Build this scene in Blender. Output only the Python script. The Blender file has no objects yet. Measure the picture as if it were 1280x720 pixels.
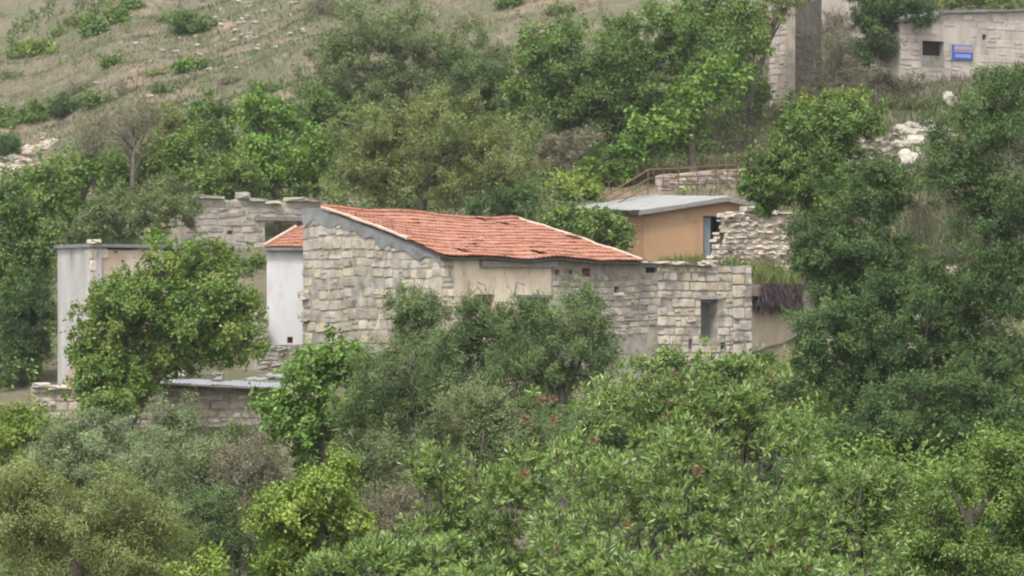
import bpy, math, random, zlib
import numpy as np
from mathutils import Vector, Matrix, noise as mnoise

random.seed(7)
rng = np.random.default_rng(7)
SC = bpy.context.scene
COL = SC.collection

# ------------------------------------------------------------------ camera
FP = 3600.0            # focal length in pixels of a 1280 wide frame
CAMZ = 12.0            # height of the camera above the datum
cam_data = bpy.data.cameras.new("camera")
cam = bpy.data.objects.new("camera", cam_data)
COL.objects.link(cam)
cam.location = (0, 0, CAMZ)
cam.rotation_euler = (math.radians(90), 0, 0)
cam_data.sensor_width = 36.0
cam_data.lens = FP / 1280 * 36.0
cam_data.clip_start = 0.5
cam_data.clip_end = 5000
cam_data.dof.use_dof = True
cam_data.dof.focus_distance = 44.0
cam_data.dof.aperture_fstop = 4.2
SC.camera = cam

# ------------------------------------------------------------------ light
SUN_EL, SUN_AZ = math.radians(58), math.radians(200)   # azimuth clockwise from +Y
world = bpy.data.worlds.new("World")
SC.world = world
world.use_nodes = True
wn = world.node_tree
for n in list(wn.nodes):
    wn.nodes.remove(n)
sky = wn.nodes.new("ShaderNodeTexSky")
sky.sky_type = 'NISHITA'
sky.sun_disc = False
sky.sun_elevation = SUN_EL
sky.sun_rotation = SUN_AZ
sky.dust_density = 3.0
hs = wn.nodes.new("ShaderNodeHueSaturation")
hs.inputs["Saturation"].default_value = 0.05
bg = wn.nodes.new("ShaderNodeBackground")
bg.inputs["Strength"].default_value = 0.15
wo = wn.nodes.new("ShaderNodeOutputWorld")
wn.links.new(sky.outputs[0], hs.inputs["Color"])
wn.links.new(hs.outputs[0], bg.inputs["Color"])
wn.links.new(bg.outputs[0], wo.inputs["Surface"])
sun_data = bpy.data.lights.new("sun", 'SUN')
sun_data.energy = 1.5
sun_data.angle = math.radians(12)
sun_data.color = (1.0, 0.94, 0.85)
sun = bpy.data.objects.new("sun", sun_data)
COL.objects.link(sun)
sdir = Vector((math.sin(SUN_AZ) * math.cos(SUN_EL), math.cos(SUN_AZ) * math.cos(SUN_EL), math.sin(SUN_EL)))
sun.rotation_euler = sdir.to_track_quat('Z', 'Y').to_euler()
sun.location = (0, 0, 60)
SC.view_settings.view_transform = 'Standard'
SC.view_settings.look = 'None'
SC.view_settings.gamma = 1.0
SC.view_settings.exposure = 1.2
SC.cycles.filter_width = 2.0
SC.cycles.max_bounces = 5
SC.cycles.diffuse_bounces = 2
SC.cycles.transmission_bounces = 2
SC.cycles.volume_bounces = 0


# ------------------------------------------------------------------ helpers
def P(px, py, D):
    return Vector(((px - 640) * D / FP, D, CAMZ + (360 - py) * D / FP))


def Zat(py, D):
    return CAMZ + (360 - py) * D / FP


def tag(o, label=None, cat=None, group=None, kind=None):
    if label: o['label'] = label
    if cat: o['category'] = cat
    if group: o['group'] = group
    if kind: o['kind'] = kind
    return o


def empty(name, loc, label, cat, group=None):
    o = bpy.data.objects.new(name, None)
    o.empty_display_size = 0.3
    o.location = loc
    COL.objects.link(o)
    return tag(o, label, cat, group)


def link(name, me, parent=None, m=None):
    """link a mesh whose vertices are in world space"""
    if m is not None:
        me.materials.clear()
        me.materials.append(m)
    o = bpy.data.objects.new(name, me)
    COL.objects.link(o)
    if parent is not None:
        o.parent = parent
        if parent.parent is None and parent.type == 'EMPTY':
            o.matrix_parent_inverse = Matrix.Translation(-Vector(parent.location))
    return o


def place(name, me, mat4, parent=None):
    """instance of a shared mesh at world matrix mat4"""
    o = bpy.data.objects.new(name, me)
    COL.objects.link(o)
    if parent is not None:
        o.parent = parent
        if parent.parent is None and parent.type == 'EMPTY':
            o.matrix_parent_inverse = Matrix.Translation(-Vector(parent.location))
    o.matrix_basis = mat4
    return o


def mesh_np(name, V, Fq, attrs=None, smooth=False):
    """fast mesh from a (n,3) vertex array and an (m,k) face array"""
    me = bpy.data.meshes.new(name)
    V = np.asarray(V, dtype=np.float32)
    Fq = np.asarray(Fq, dtype=np.int32)
    m, k = Fq.shape
    me.vertices.add(len(V))
    me.vertices.foreach_set("co", V.ravel())
    me.loops.add(m * k)
    me.loops.foreach_set("vertex_index", Fq.ravel())
    me.polygons.add(m)
    me.polygons.foreach_set("loop_start", np.arange(0, m * k, k, dtype=np.int32))
    if attrs:
        for a, val in attrs.items():
            at = me.attributes.new(a, 'FLOAT', 'POINT')
            at.data.foreach_set("value", np.asarray(val, dtype=np.float32))
    me.update(calc_edges=True)
    me.polygons.foreach_set("use_smooth", np.full(m, smooth))
    return me


class MB:
    """collects simple shapes into one mesh"""
    def __init__(self):
        self.v, self.f = [], []

    def quad_pts(self, pts, faces):
        b = len(self.v)
        self.v += [tuple(p) for p in pts]
        self.f += [tuple(i + b for i in f) for f in faces]

    def hexa(self, p):       # 8 points: 4 bottom (ccw), 4 top
        self.quad_pts(p, [(3, 2, 1, 0), (4, 5, 6, 7), (0, 1, 5, 4), (1, 2, 6, 5), (2, 3, 7, 6), (3, 0, 4, 7)])

    def tube(self, pts, rad, n=6):
        pts = [Vector(p) for p in pts]
        b = len(self.v)
        prev = None
        for i, p in enumerate(pts):
            d = (pts[min(i + 1, len(pts) - 1)] - pts[max(i - 1, 0)])
            if d.length < 1e-6: d = Vector((0, 0, 1))
            d.normalize()
            ref = Vector((1, 0, 0)) if abs(d.x) < .8 else Vector((0, 1, 0))
            a = d.cross(ref).normalized(); c = d.cross(a)
            for k in range(n):
                t = 2 * math.pi * k / n
                self.v.append(tuple(p + (a * math.cos(t) + c * math.sin(t)) * rad[i]))
        for i in range(len(pts) - 1):
            for k in range(n):
                k2 = (k + 1) % n
                self.f.append((b + i * n + k, b + i * n + k2, b + (i + 1) * n + k2, b + (i + 1) * n + k))
        e = b + (len(pts) - 1) * n
        self.f.append(tuple(e + k for k in range(n)))
        self.f.append(tuple(b + n - 1 - k for k in range(n)))

    def build(self, name, m, parent=None, smooth=False):
        me = bpy.data.meshes.new(name)
        me.from_pydata(self.v, [], self.f)
        if smooth:
            me.polygons.foreach_set("use_smooth", [True] * len(me.polygons))
        me.update()
        return link(name, me, parent, m)


def _lat(seed):
    return np.random.default_rng(seed).random((256, 256)).astype(np.float64)


_LATS = {}


def vnoise(x, y, seed=0):
    if seed not in _LATS: _LATS[seed] = _lat(seed)
    L = _LATS[seed]
    x = np.asarray(x, float); y = np.asarray(y, float)
    xi = np.floor(x).astype(int); yi = np.floor(y).astype(int)
    fx = x - xi; fy = y - yi
    fx = fx * fx * (3 - 2 * fx); fy = fy * fy * (3 - 2 * fy)
    a = L[xi & 255, yi & 255]; b = L[(xi + 1) & 255, yi & 255]
    c = L[xi & 255, (yi + 1) & 255]; d = L[(xi + 1) & 255, (yi + 1) & 255]
    return (a * (1 - fx) + b * fx) * (1 - fy) + (c * (1 - fx) + d * fx) * fy - .5


# ------------------------------------------------------------------ materials
def new_mat(name):
    m = bpy.data.materials.new(name)
    m.use_nodes = True
    nt = m.node_tree
    for n in list(nt.nodes): nt.nodes.remove(n)
    out = nt.nodes.new("ShaderNodeOutputMaterial")
    return m, nt, out


def surf_mat(name, cols, scale=3.0, rough=0.9, bump=0.25, bscale=None, objrand=0.0, stretch=(1, 1, 1),
             spots=None, hue=0.0, detail=6, bdist=0.03, spec=0.2, metallic=0.0):
    """noise mixed colours (2..4), optional per object brightness, stains, bump"""
    m, nt, out = new_mat(name)
    N = nt.nodes.new; Lk = nt.links.new
    bs = N("ShaderNodeBsdfPrincipled")
    bs.inputs["Roughness"].default_value = rough
    bs.inputs["Specular IOR Level"].default_value = spec
    bs.inputs["Metallic"].default_value = metallic
    geo = N("ShaderNodeNewGeometry")
    mp = N("ShaderNodeMapping"); mp.inputs["Scale"].default_value = stretch
    Lk(geo.outputs["Position"], mp.inputs["Vector"])
    nz = N("ShaderNodeTexNoise"); nz.inputs["Scale"].default_value = scale
    nz.inputs["Detail"].default_value = detail; nz.inputs["Roughness"].default_value = 0.62
    Lk(mp.outputs[0], nz.inputs["Vector"])
    cr = N("ShaderNodeValToRGB")
    els = cr.color_ramp.elements
    n = len(cols)
    while len(els) < n: els.new(0.5)
    for i, c in enumerate(cols):
        els[i].position = 0.30 + 0.40 * i / max(1, n - 1)
        els[i].color = (*c, 1)
    Lk(nz.outputs["Fac"], cr.inputs["Fac"])
    col = cr.outputs["Color"]
    if spots:
        sc, colr, thr, soft = spots
        n2 = N("ShaderNodeTexNoise"); n2.inputs["Scale"].default_value = sc; n2.inputs["Detail"].default_value = 8
        n2.inputs["Roughness"].default_value = 0.7
        Lk(mp.outputs[0], n2.inputs["Vector"])
        mr = N("ShaderNodeMapRange"); mr.inputs["From Min"].default_value = thr
        mr.inputs["From Max"].default_value = thr + soft
        Lk(n2.outputs["Fac"], mr.inputs["Value"])
        mx = N("ShaderNodeMixRGB"); mx.inputs["Color2"].default_value = (*colr, 1)
        Lk(mr.outputs[0], mx.inputs["Fac"]); Lk(col, mx.inputs["Color1"])
        col = mx.outputs[0]
    if objrand:
        oi = N("ShaderNodeObjectInfo")
        mr = N("ShaderNodeMapRange")
        mr.inputs["To Min"].default_value = 1 - objrand; mr.inputs["To Max"].default_value = 1 + objrand
        Lk(oi.outputs["Random"], mr.inputs["Value"])
        h = N("ShaderNodeHueSaturation")
        Lk(mr.outputs[0], h.inputs["Value"]); Lk(col, h.inputs["Color"])
        if hue:
            wn_ = N("ShaderNodeTexWhiteNoise"); wn_.noise_dimensions = '1D'
            Lk(oi.outputs["Random"], wn_.inputs["W"])
            m2 = N("ShaderNodeMapRange"); m2.inputs["To Min"].default_value = 0.5 - hue
            m2.inputs["To Max"].default_value = 0.5 + hue
            Lk(wn_.outputs["Value"], m2.inputs["Value"]); Lk(m2.outputs[0], h.inputs["Hue"])
            m3 = N("ShaderNodeMapRange"); m3.inputs["To Min"].default_value = 0.6 if hue > .0065 else .92
            m3.inputs["To Max"].default_value = 1.3 if hue > .0065 else 1.08
            Lk(wn_.outputs["Value"], m3.inputs["Value"]); Lk(m3.outputs[0], h.inputs["Saturation"])
        col = h.outputs[0]
    Lk(col, bs.inputs["Base Color"])
    if bump:
        nb = N("ShaderNodeTexNoise"); nb.inputs["Scale"].default_value = bscale or scale * 4
        nb.inputs["Detail"].default_value = 5
        Lk(mp.outputs[0], nb.inputs["Vector"])
        bp = N("ShaderNodeBump"); bp.inputs["Strength"].default_value = bump
        bp.inputs["Distance"].default_value = bdist
        Lk(nb.outputs["Fac"], bp.inputs["Height"]); Lk(bp.outputs[0], bs.inputs["Normal"])
    Lk(bs.outputs[0], out.inputs["Surface"])
    return m


def leaf_mat(name, c0, c1, c2, trans=0.22, gloss=0.02, attr="tint", rgh=0.45, fresh=(1.03, 1.03, .86)):
    m, nt, out = new_mat(name)
    N = nt.nodes.new; Lk = nt.links.new
    at = N("ShaderNodeAttribute"); at.attribute_name = attr
    cr = N("ShaderNodeValToRGB")
    e = cr.color_ramp.elements
    e.new(0.5)
    e[0].position, e[1].position, e[2].position = 0.12, 0.5, 0.88
    c0, c1, c2 = [(c[0] * fresh[0], c[1] * fresh[1], c[2] * fresh[2]) for c in (c0, c1, c2)]
    e[0].color, e[1].color, e[2].color = (*c0, 1), (*c1, 1), (*c2, 1)
    Lk(at.outputs["Fac"], cr.inputs["Fac"])
    d = N("ShaderNodeBsdfDiffuse"); t = N("ShaderNodeBsdfTranslucent"); g = N("ShaderNodeBsdfGlossy")
    g.inputs["Roughness"].default_value = rgh
    g.inputs["Color"].default_value = (.8, .85, .9, 1)
    hsn = N("ShaderNodeHueSaturation"); hsn.inputs["Saturation"].default_value = 1.1
    hsn.inputs["Hue"].default_value = 0.488; hsn.inputs["Value"].default_value = 1.25
    Lk(cr.outputs[0], d.inputs["Color"]); Lk(cr.outputs[0], hsn.inputs["Color"]); Lk(hsn.outputs[0], t.inputs["Color"])
    m1 = N("ShaderNodeMixShader"); m1.inputs[0].default_value = trans
    Lk(d.outputs[0], m1.inputs[1]); Lk(t.outputs[0], m1.inputs[2])
    m2 = N("ShaderNodeMixShader"); m2.inputs[0].default_value = gloss
    Lk(m1.outputs[0], m2.inputs[1]); Lk(g.outputs[0], m2.inputs[2])
    Lk(m2.outputs[0], out.inputs["Surface"])
    return m


M = {}
M['stone_gable'] = surf_mat('stone_gable', [(.21, .180, .142), (.325, .285, .228), (.41, .365, .30)], 2.5, objrand=.25, hue=.009,
                            spots=(1.3, (.13, .125, .115), .56, .12), bump=.5, bscale=14)
M['stone_rubble'] = surf_mat('stone_rubble', [(.18, .158, .132), (.33, .288, .238), (.46, .41, .345)], 2.2, objrand=.28, hue=.009,
                             spots=(.55, (.14, .13, .125), .50, .14), bump=.5, bscale=14)
M['stone_pale'] = surf_mat('stone_pale', [(.29, .24, .19), (.43, .37, .30), (.53, .475, .40)], 2.5, objrand=.18, hue=.008,
                           spots=(1.1, (.20, .18, .165), .53, .12), bump=.5, bscale=14)
M['stone_grey'] = surf_mat('stone_grey', [(.19, .17, .15), (.31, .285, .25), (.40, .37, .33)], 2.0, objrand=.14, hue=.01,
                           spots=(1.2, (.14, .13, .115), .58, .12), bump=.4, bscale=12)
M['mortar'] = surf_mat('mortar', [(.18, .163, .142), (.27, .247, .215), (.35, .325, .285)], 2.5, spots=(.8, (.12, .115, .105), .52, .15))
M['mortar_pale'] = surf_mat('mortar_pale', [(.24, .20, .165), (.36, .31, .26), (.44, .39, .33)], 2.5)
M['concrete'] = surf_mat('concrete', [(.11, .115, .115), (.165, .17, .168), (.22, .222, .215)], 1.6, rough=.95,
                         spots=(3, (.27, .25, .22), .62, .1))
M['plaster_cream'] = surf_mat('plaster_cream', [(.38, .31, .24), (.56, .475, .38), (.63, .555, .46)], 1.3,
                              spots=(1.6, (.27, .22, .175), .57, .1), bump=.4, bscale=6, stretch=(1, 1, .6))
M['plaster_beige'] = surf_mat('plaster_beige', [(.38, .30, .235), (.45, .365, .29), (.53, .45, .37)], 1.5, spots=(2, (.33, .26, .2), .6, .15), stretch=(1, 1, .7))
M['plaster_upper'] = surf_mat('plaster_upper', [(.30, .26, .23), (.385, .335, .295), (.45, .405, .365)], .9, spots=(.7, (.22, .2, .18), .54, .15), stretch=(1, 1, .5))
M['stone_brown'] = surf_mat('stone_brown', [(.085, .075, .062), (.135, .12, .10), (.18, .16, .135)], 2, objrand=.12, bump=.4)  # brownish tower stone, darkened in colour for its shadowed side
M['stone_upper'] = surf_mat('stone_upper', [(.32, .28, .25), (.39, .345, .31), (.46, .415, .38)], 2, objrand=.08, bump=.4)
M['plaster_white'] = surf_mat('plaster_white', [(.44, .44, .445), (.50, .50, .505), (.53, .53, .535)], 1.2, spots=(1.4, (.38, .365, .34), .56, .2), stretch=(1, 1, .4), bump=.1)
M['plaster_orange'] = surf_mat('plaster_orange', [(.27, .17, .10), (.325, .205, .12), (.36, .235, .145)], 0.8, spots=(1.1, (.22, .145, .095), .54, .22), bump=.12, stretch=(1, 1, .35))
M['plaster_grey'] = surf_mat('plaster_grey', [(.25, .235, .225), (.35, .335, .325), (.43, .415, .40)], 1.1, spots=(.9, (.22, .2, .18), .56, .14), stretch=(1, 1, .3))
M['plaster_pink'] = surf_mat('plaster_pink', [(.36, .27, .215), (.45, .345, .275), (.50, .40, .33)], .9, spots=(1.0, (.50, .46, .41), .52, .15))
M['tile'] = surf_mat('tile', [(.215, .10, .068), (.30, .137, .094), (.36, .185, .138)], 5, rough=.9, objrand=.08, hue=.006,
                     spots=(1.4, (.27, .14, .10), .60, .12), bump=.2)
M['verge'] = surf_mat('verge', [(.36, .28, .22), (.5, .4, .33)], 3)
M['wood_grey'] = surf_mat('wood_grey', [(.10, .09, .085), (.19, .175, .165), (.26, .24, .225)], 5, stretch=(1, 1, 5), bump=.3)
M['wood_dark'] = surf_mat('wood_dark', [(.03, .026, .022), (.06, .05, .042)], 5)
M['metal_roof'] = surf_mat('metal_roof', [(.19, .19, .195), (.25, .25, .255), (.30, .297, .292)], 1.6, rough=.55, bump=.1, spots=(1.5, (.28, .25, .23), .62, .08), metallic=.0, spec=.5)
M['metal_blue'] = surf_mat('metal_blue', [(.18, .19, .215), (.26, .275, .30), (.32, .33, .355)], 1.8, rough=.5, bump=.1, spec=.5)
M['rust'] = surf_mat('rust', [(.075, .042, .028), (.145, .074, .048), (.21, .12, .08)], 7, bump=.3)
M['dark'] = surf_mat('dark', [(.02, .018, .017), (.035, .03, .028)], 3)
M['shutter'] = surf_mat('shutter', [(.075, .08, .075), (.12, .125, .115)], 3, stretch=(6, 6, .5))
M['door_blue'] = surf_mat('door_blue', [(.10, .12, .14), (.16, .185, .205)], 3, stretch=(5, 5, .5))
M['paint_blue'] = surf_mat('paint_blue', [(.06, .13, .20), (.10, .19, .27)], 5)
M['redbrown'] = surf_mat('redbrown', [(.07, .02, .018), (.12, .035, .03)], 4)
M['sign_blue'] = surf_mat('sign_blue', [(.03, .075, .27), (.04, .10, .33)], 3, rough=.5)
M['sign_light'] = surf_mat('sign_light', [(.26, .235, .31), (.31, .27, .35)], 3, rough=.5)
M['sign_text'] = surf_mat('sign_text', [(.17, .23, .50), (.20, .26, .55)], 3, rough=.5)
M['sign_red'] = surf_mat('sign_red', [(.22, .10, .15), (.25, .12, .17)], 3, rough=.5)
M['rock'] = surf_mat('rock', [(.22, .20, .17), (.34, .31, .27), (.44, .41, .36)], 2, objrand=.15, bump=.6, bscale=6, spots=(1.5, (.22, .2, .17), .58, .1))
M['rock_warm'] = surf_mat('rock_warm', [(.24, .19, .16), (.36, .30, .26), (.48, .43, .38)], 2, objrand=.15, bump=.6, bscale=6)
M['bark'] = surf_mat('bark', [(.05, .042, .035), (.10, .085, .07), (.15, .13, .11)], 6, stretch=(1, 1, .4), bump=.5)
M['bark_grey'] = surf_mat('bark_grey', [(.10, .092, .082), (.17, .155, .14), (.24, .22, .2)], 6, stretch=(1, 1, .4), bump=.5)
M['thatch'] = surf_mat('thatch', [(.05, .038, .038), (.105, .08, .08), (.16, .125, .12)], 8, stretch=(3, 3, .4), bump=.5)

LM = {
    'deep':   leaf_mat('leaf_deep', (.050, .088, .026), (.092, .155, .044), (.150, .225, .068)),
    'dark':   leaf_mat('leaf_dark', (.034, .066, .026), (.064, .112, .042), (.115, .178, .068)),
    'mid':    leaf_mat('leaf_mid', (.062, .105, .028), (.115, .182, .048), (.180, .255, .075)),
    'bright': leaf_mat('leaf_bright', (.060, .118, .026), (.112, .205, .044), (.18, .28, .07)),
    'lime':   leaf_mat('leaf_lime', (.09, .14, .026), (.160, .230, .046), (.25, .32, .075)),
    'olive':  leaf_mat('leaf_olive', (.085, .108, .040), (.155, .192, .070), (.240, .275, .115)),
    'grey':   leaf_mat('leaf_grey', (.070, .100, .045), (.128, .172, .078), (.195, .240, .122)),
    'silver': leaf_mat('leaf_silver', (.095, .130, .070), (.165, .215, .120), (.245, .295, .180)),
    'fine':   leaf_mat('leaf_fine', (.050, .086, .036), (.098, .150, .062), (.165, .228, .100)),
    'rusty':  leaf_mat('leaf_rusty', (.068, .120, .028), (.122, .198, .046), (.215, .25, .075)),
    'twiggy': leaf_mat('leaf_twiggy', (.085, .078, .060), (.15, .14, .108), (.24, .22, .175), trans=.1),
    'brown':  leaf_mat('leaf_brown', (.10, .06, .04), (.17, .10, .065), (.25, .16, .11), trans=.15),
    'fore':   leaf_mat('leaf_fore', (.062, .108, .030), (.132, .208, .056), (.250, .335, .115), trans=.26, gloss=.05, rgh=.42),
    'grass':  leaf_mat('leaf_grass', (.075, .092, .045), (.130, .125, .078), (.215, .190, .140), trans=.2, gloss=0, fresh=(1, 1, 1)),
    'green_grass': leaf_mat('leaf_green_grass', (.08, .12, .035), (.15, .19, .06), (.24, .25, .11), trans=.2, gloss=0, fresh=(1, 1, 1)),
}


# ------------------------------------------------------------------ terrain
DK = [-40, 0, 10, 20, 30, 45, 55, 70, 85, 95, 100, 104, 109, 112, 118, 122, 127, 135, 150, 165, 200, 230, 260, 320, 400, 600, 1600]
PXK = [0, 200, 480, 850, 1000, 1250]
_front = [-2, -1.7, -3, -4.5, -6.5, -8.5, -8.8, -8.0]
ZT = [
    _front + [-6.2, -4.8, -4.2, -3.7, -2.8, -2.2, -1, -.4, .5, 2, 4.6, 8.2, 14, 18.2, 17, 27, 60, 112, 200],
    _front + [-6.2, -4.8, -3.9, -3.4, -2.4, -1.2, 1.3, 2.1, 3.1, 4.5, 7.8, 11, 17, 22.2, 28, 42, 66, 116, 200],
    _front + [-6.2, -4.8, -3.6, -3.2, -2.6, -1.4, 1.2, 2.2, 3.4, 5.5, 9.5, 13.5, 22, 29, 36, 50, 72, 120, 200],
    [-2, -1.7, -3, -4.5, -6.5, -8.5, -8.2, -6.8, -5.2, -4.2, -3.8, -3.5, -3.1, -.7, 1.1, 2.3, 4.1, 6.5, 10.8, 15, 26, 34, 41, 55, 76, 122, 200],
    [-2, -1.7, -3, -4.5, -6.5, -7.6, -6.8, -5.0, -3.9, -3.4, -3.2, -3.1, -2.9, -2.2, .6, 1.6, 3.6, 6.4, 10.6, 15, 26, 34, 41, 55, 76, 122, 200],
    [-2, -1.7, -3, -4.5, -6.5, -7.6, -6.8, -5.2, -4.0, -3.4, -3.2, -3.0, -2.4, -1.4, .6, 1.8, 3.6, 6.2, 10.4, 15, 26, 34, 41, 55, 76, 122, 200],
]
ZT = np.array(ZT)


def terrain_z(x, y):
    x = np.asarray(x, float); y = np.asarray(y, float)
    D = np.maximum(y, 8.0)
    px = np.clip(640 + x * FP / np.maximum(D, 60), 0, 1249.9)
    cols = np.array([np.interp(y, DK, ZT[i]) for i in range(len(PXK))])
    idx = np.clip(np.searchsorted(PXK, px, side='right') - 1, 0, len(PXK) - 2)
    p0 = np.array(PXK)[idx]; p1 = np.array(PXK)[idx + 1]
    t = (px - p0) / (p1 - p0)
    t = t * t * (3 - 2 * t)
    ar = np.arange(cols.shape[1]) if cols.ndim > 1 else 0
    z = cols[idx, ar] * (1 - t) + cols[idx + 1, ar] * t if cols.ndim > 1 else cols[idx] * (1 - t) + cols[idx + 1] * t
    far = np.clip((y - 130) / 30, 0, 1)
    n = vnoise(x * .12, y * .12, 1) * 1.2 + vnoise(x * .4, y * .4, 2) * .45 + vnoise(x * 1.3, y * 1.3, 3) * .22
    n2 = vnoise(x * .05 + 9, y * .35, 4) * 1.5
    big = np.clip((y - 250) / 100, 0, 1) * (vnoise(x * .02, y * .02, 5) * 14)
    return CAMZ + z + n * (.25 + .75 * far) + n2 * far + big


def tz(x, y):
    return float(terrain_z(np.array([x]), np.array([y]))[0])


def build_terrain():
    ys = np.concatenate([np.arange(-40, 60, 2.5), np.arange(60, 130, .8), np.arange(130, 250, .9), np.geomspace(250, 1600, 50)])
    nx = 230
    V = []
    for y in ys:
        half = 24 + max(y, 0) * .27
        xs = np.linspace(-half, half, nx)
        z = terrain_z(xs, np.full(nx, y))
        V.append(np.stack([xs, np.full(nx, y), z], 1))
    V = np.concatenate(V)
    i = np.arange(len(ys) - 1)[:, None] * nx + np.arange(nx - 1)[None, :]
    i = i.ravel()
    F = np.stack([i, i + 1, i + nx + 1, i + nx], 1)
    me = mesh_np('hillside', V, F, smooth=True)
    m, nt, out = new_mat('ground')
    N = nt.nodes.new; Lk = nt.links.new
    geo = N("ShaderNodeNewGeometry")
    bs = N("ShaderNodeBsdfPrincipled"); bs.inputs["Roughness"].default_value = 1; bs.inputs["Specular IOR Level"].default_value = .05

    def nz(s, det=6, st=None):
        n = N("ShaderNodeTexNoise"); n.inputs["Scale"].default_value = s; n.inputs["Detail"].default_value = det
        n.inputs["Roughness"].default_value = .65
        if st:
            mp = N("ShaderNodeMapping"); mp.inputs["Scale"].default_value = st
            Lk(geo.outputs["Position"], mp.inputs["Vector"]); Lk(mp.outputs[0], n.inputs["Vector"])
        else:
            Lk(geo.outputs["Position"], n.inputs["Vector"])
        return n.outputs["Fac"]

    def mix(f, a, b, lo, hi):
        mr = N("ShaderNodeMapRange"); mr.inputs["From Min"].default_value = lo; mr.inputs["From Max"].default_value = hi
        Lk(f, mr.inputs["Value"])
        mx = N("ShaderNodeMixRGB"); Lk(mr.outputs[0], mx.inputs["Fac"])
        for s, v in ((1, a), (2, b)):
            if isinstance(v, tuple): mx.inputs[s].default_value = (*v, 1)
            else: Lk(v, mx.inputs[s])
        return mx.outputs[0]
    c = mix(nz(.16, 5, (1, .6, 1)), (.138, .122, .088), (.086, .098, .052), .42, .60)
    c = mix(nz(.9, 7), c, (.185, .155, .120), .50, .68)
    c = mix(nz(.28, 4, (.5, 1, 1)), c, (.25, .18, .135), .58, .70)
    c = mix(nz(3.2, 6), c, (.085, .095, .05), .54, .72)
    c = mix(nz(5, 4), c, (.42, .38, .32), .69, .74)
    Lk(c, bs.inputs["Base Color"])
    bp = N("ShaderNodeBump"); bp.inputs["Strength"].default_value = .8; bp.inputs["Distance"].default_value = .25
    Lk(nz(2.0, 8), bp.inputs["Height"]); Lk(bp.outputs[0], bs.inputs["Normal"])
    Lk(bs.outputs[0], out.inputs["Surface"])
    o = link('hillside', me, None, m)
    tag(o, 'dry grassy hillside climbing behind the ruined village', None, None, 'structure')


build_terrain()

# ------------------------------------------------------------------ walls of stones
def stone_protos(key, n=12, seed=3):
    """unit stones: x 0..1 (width), z 0..1 (height), y -1..0 (proud depth towards -y)"""
    r = random.Random(seed)
    res = []
    for k in range(n):
        cut = [r.uniform(.04, .2) for _ in range(8)]
        o = [(cut[0], 0), (1 - cut[1], r.uniform(0, .09)), (1, cut[2]), (1 - r.uniform(0, .05), 1 - cut[3]),
             (1 - cut[4], 1), (cut[5], 1 - r.uniform(0, .10)), (r.uniform(0, .04), 1 - cut[6]), (0, cut[7])]
        vs = []
        for (a, b) in o: vs.append((a, .6, b))
        for (a, b) in o:
            vs.append((.5 + (a - .5) * .98, -.55 + r.uniform(-.12, .12), .5 + (b - .5) * .97))
        for (a, b) in o:
            vs.append((.5 + (a - .5) * .93, -.92 + r.uniform(-.25, .2), .5 + (b - .5) * .90))
        vs.append((.5 + r.uniform(-.2, .2), -1.0 + r.uniform(-.2, .2), .5 + r.uniform(-.15, .15)))
        fs = []
        for i in range(8):
            j = (i + 1) % 8
            fs.append((i, j, 8 + j, 8 + i)); fs.append((8 + i, 8 + j, 16 + j, 16 + i)); fs.append((16 + i, 16 + j, 24))
        me = bpy.data.meshes.new('stone_' + str(k))
        me.from_pydata(vs, [], fs)
        me.materials.append(M[key]); me.update()
        res.append(me)
    return res


PROTO = {k: stone_protos(k, seed=i + 3) for i, k in enumerate(['stone_gable', 'stone_rubble', 'stone_pale', 'stone_grey', 'stone_upper', 'stone_brown'])}


class Frame:
    """vertical plane: s metres to the right, z absolute height, d metres towards the viewer side"""
    def __init__(self, a, b):
        self.o = Vector((a[0], a[1], 0))
        v = Vector((b[0] - a[0], b[1] - a[1], 0))
        self.L = v.length
        self.u = v.normalized()
        self.n = Vector((self.u.y, -self.u.x, 0))

    def p(self, s, z, d=0):
        return self.o + self.u * s + self.n * d + Vector((0, 0, z))

    def s_at(self, px):
        k = (px - 640) / FP
        # (ox+ux s) = k (oy + uy s)
        return (k * self.o.y - self.o.x) / (self.u.x - k * self.u.y)

    def z_at(self, px, py):
        s = self.s_at(px)
        return Zat(py, self.o.y + self.u.y * s)

    def mat(self, s, z, w, h, d, rot=0):
        m = Matrix.Identity(4)
        for i in range(3):
            m[i][0] = self.u[i] * w
            m[i][1] = -self.n[i] * d
        m[2][2] = h
        m[0][3], m[1][3], m[2][3] = self.p(s, z, 0)
        if rot:
            m = m @ Matrix.Rotation(rot, 4, 'Y')
        return m


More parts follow.
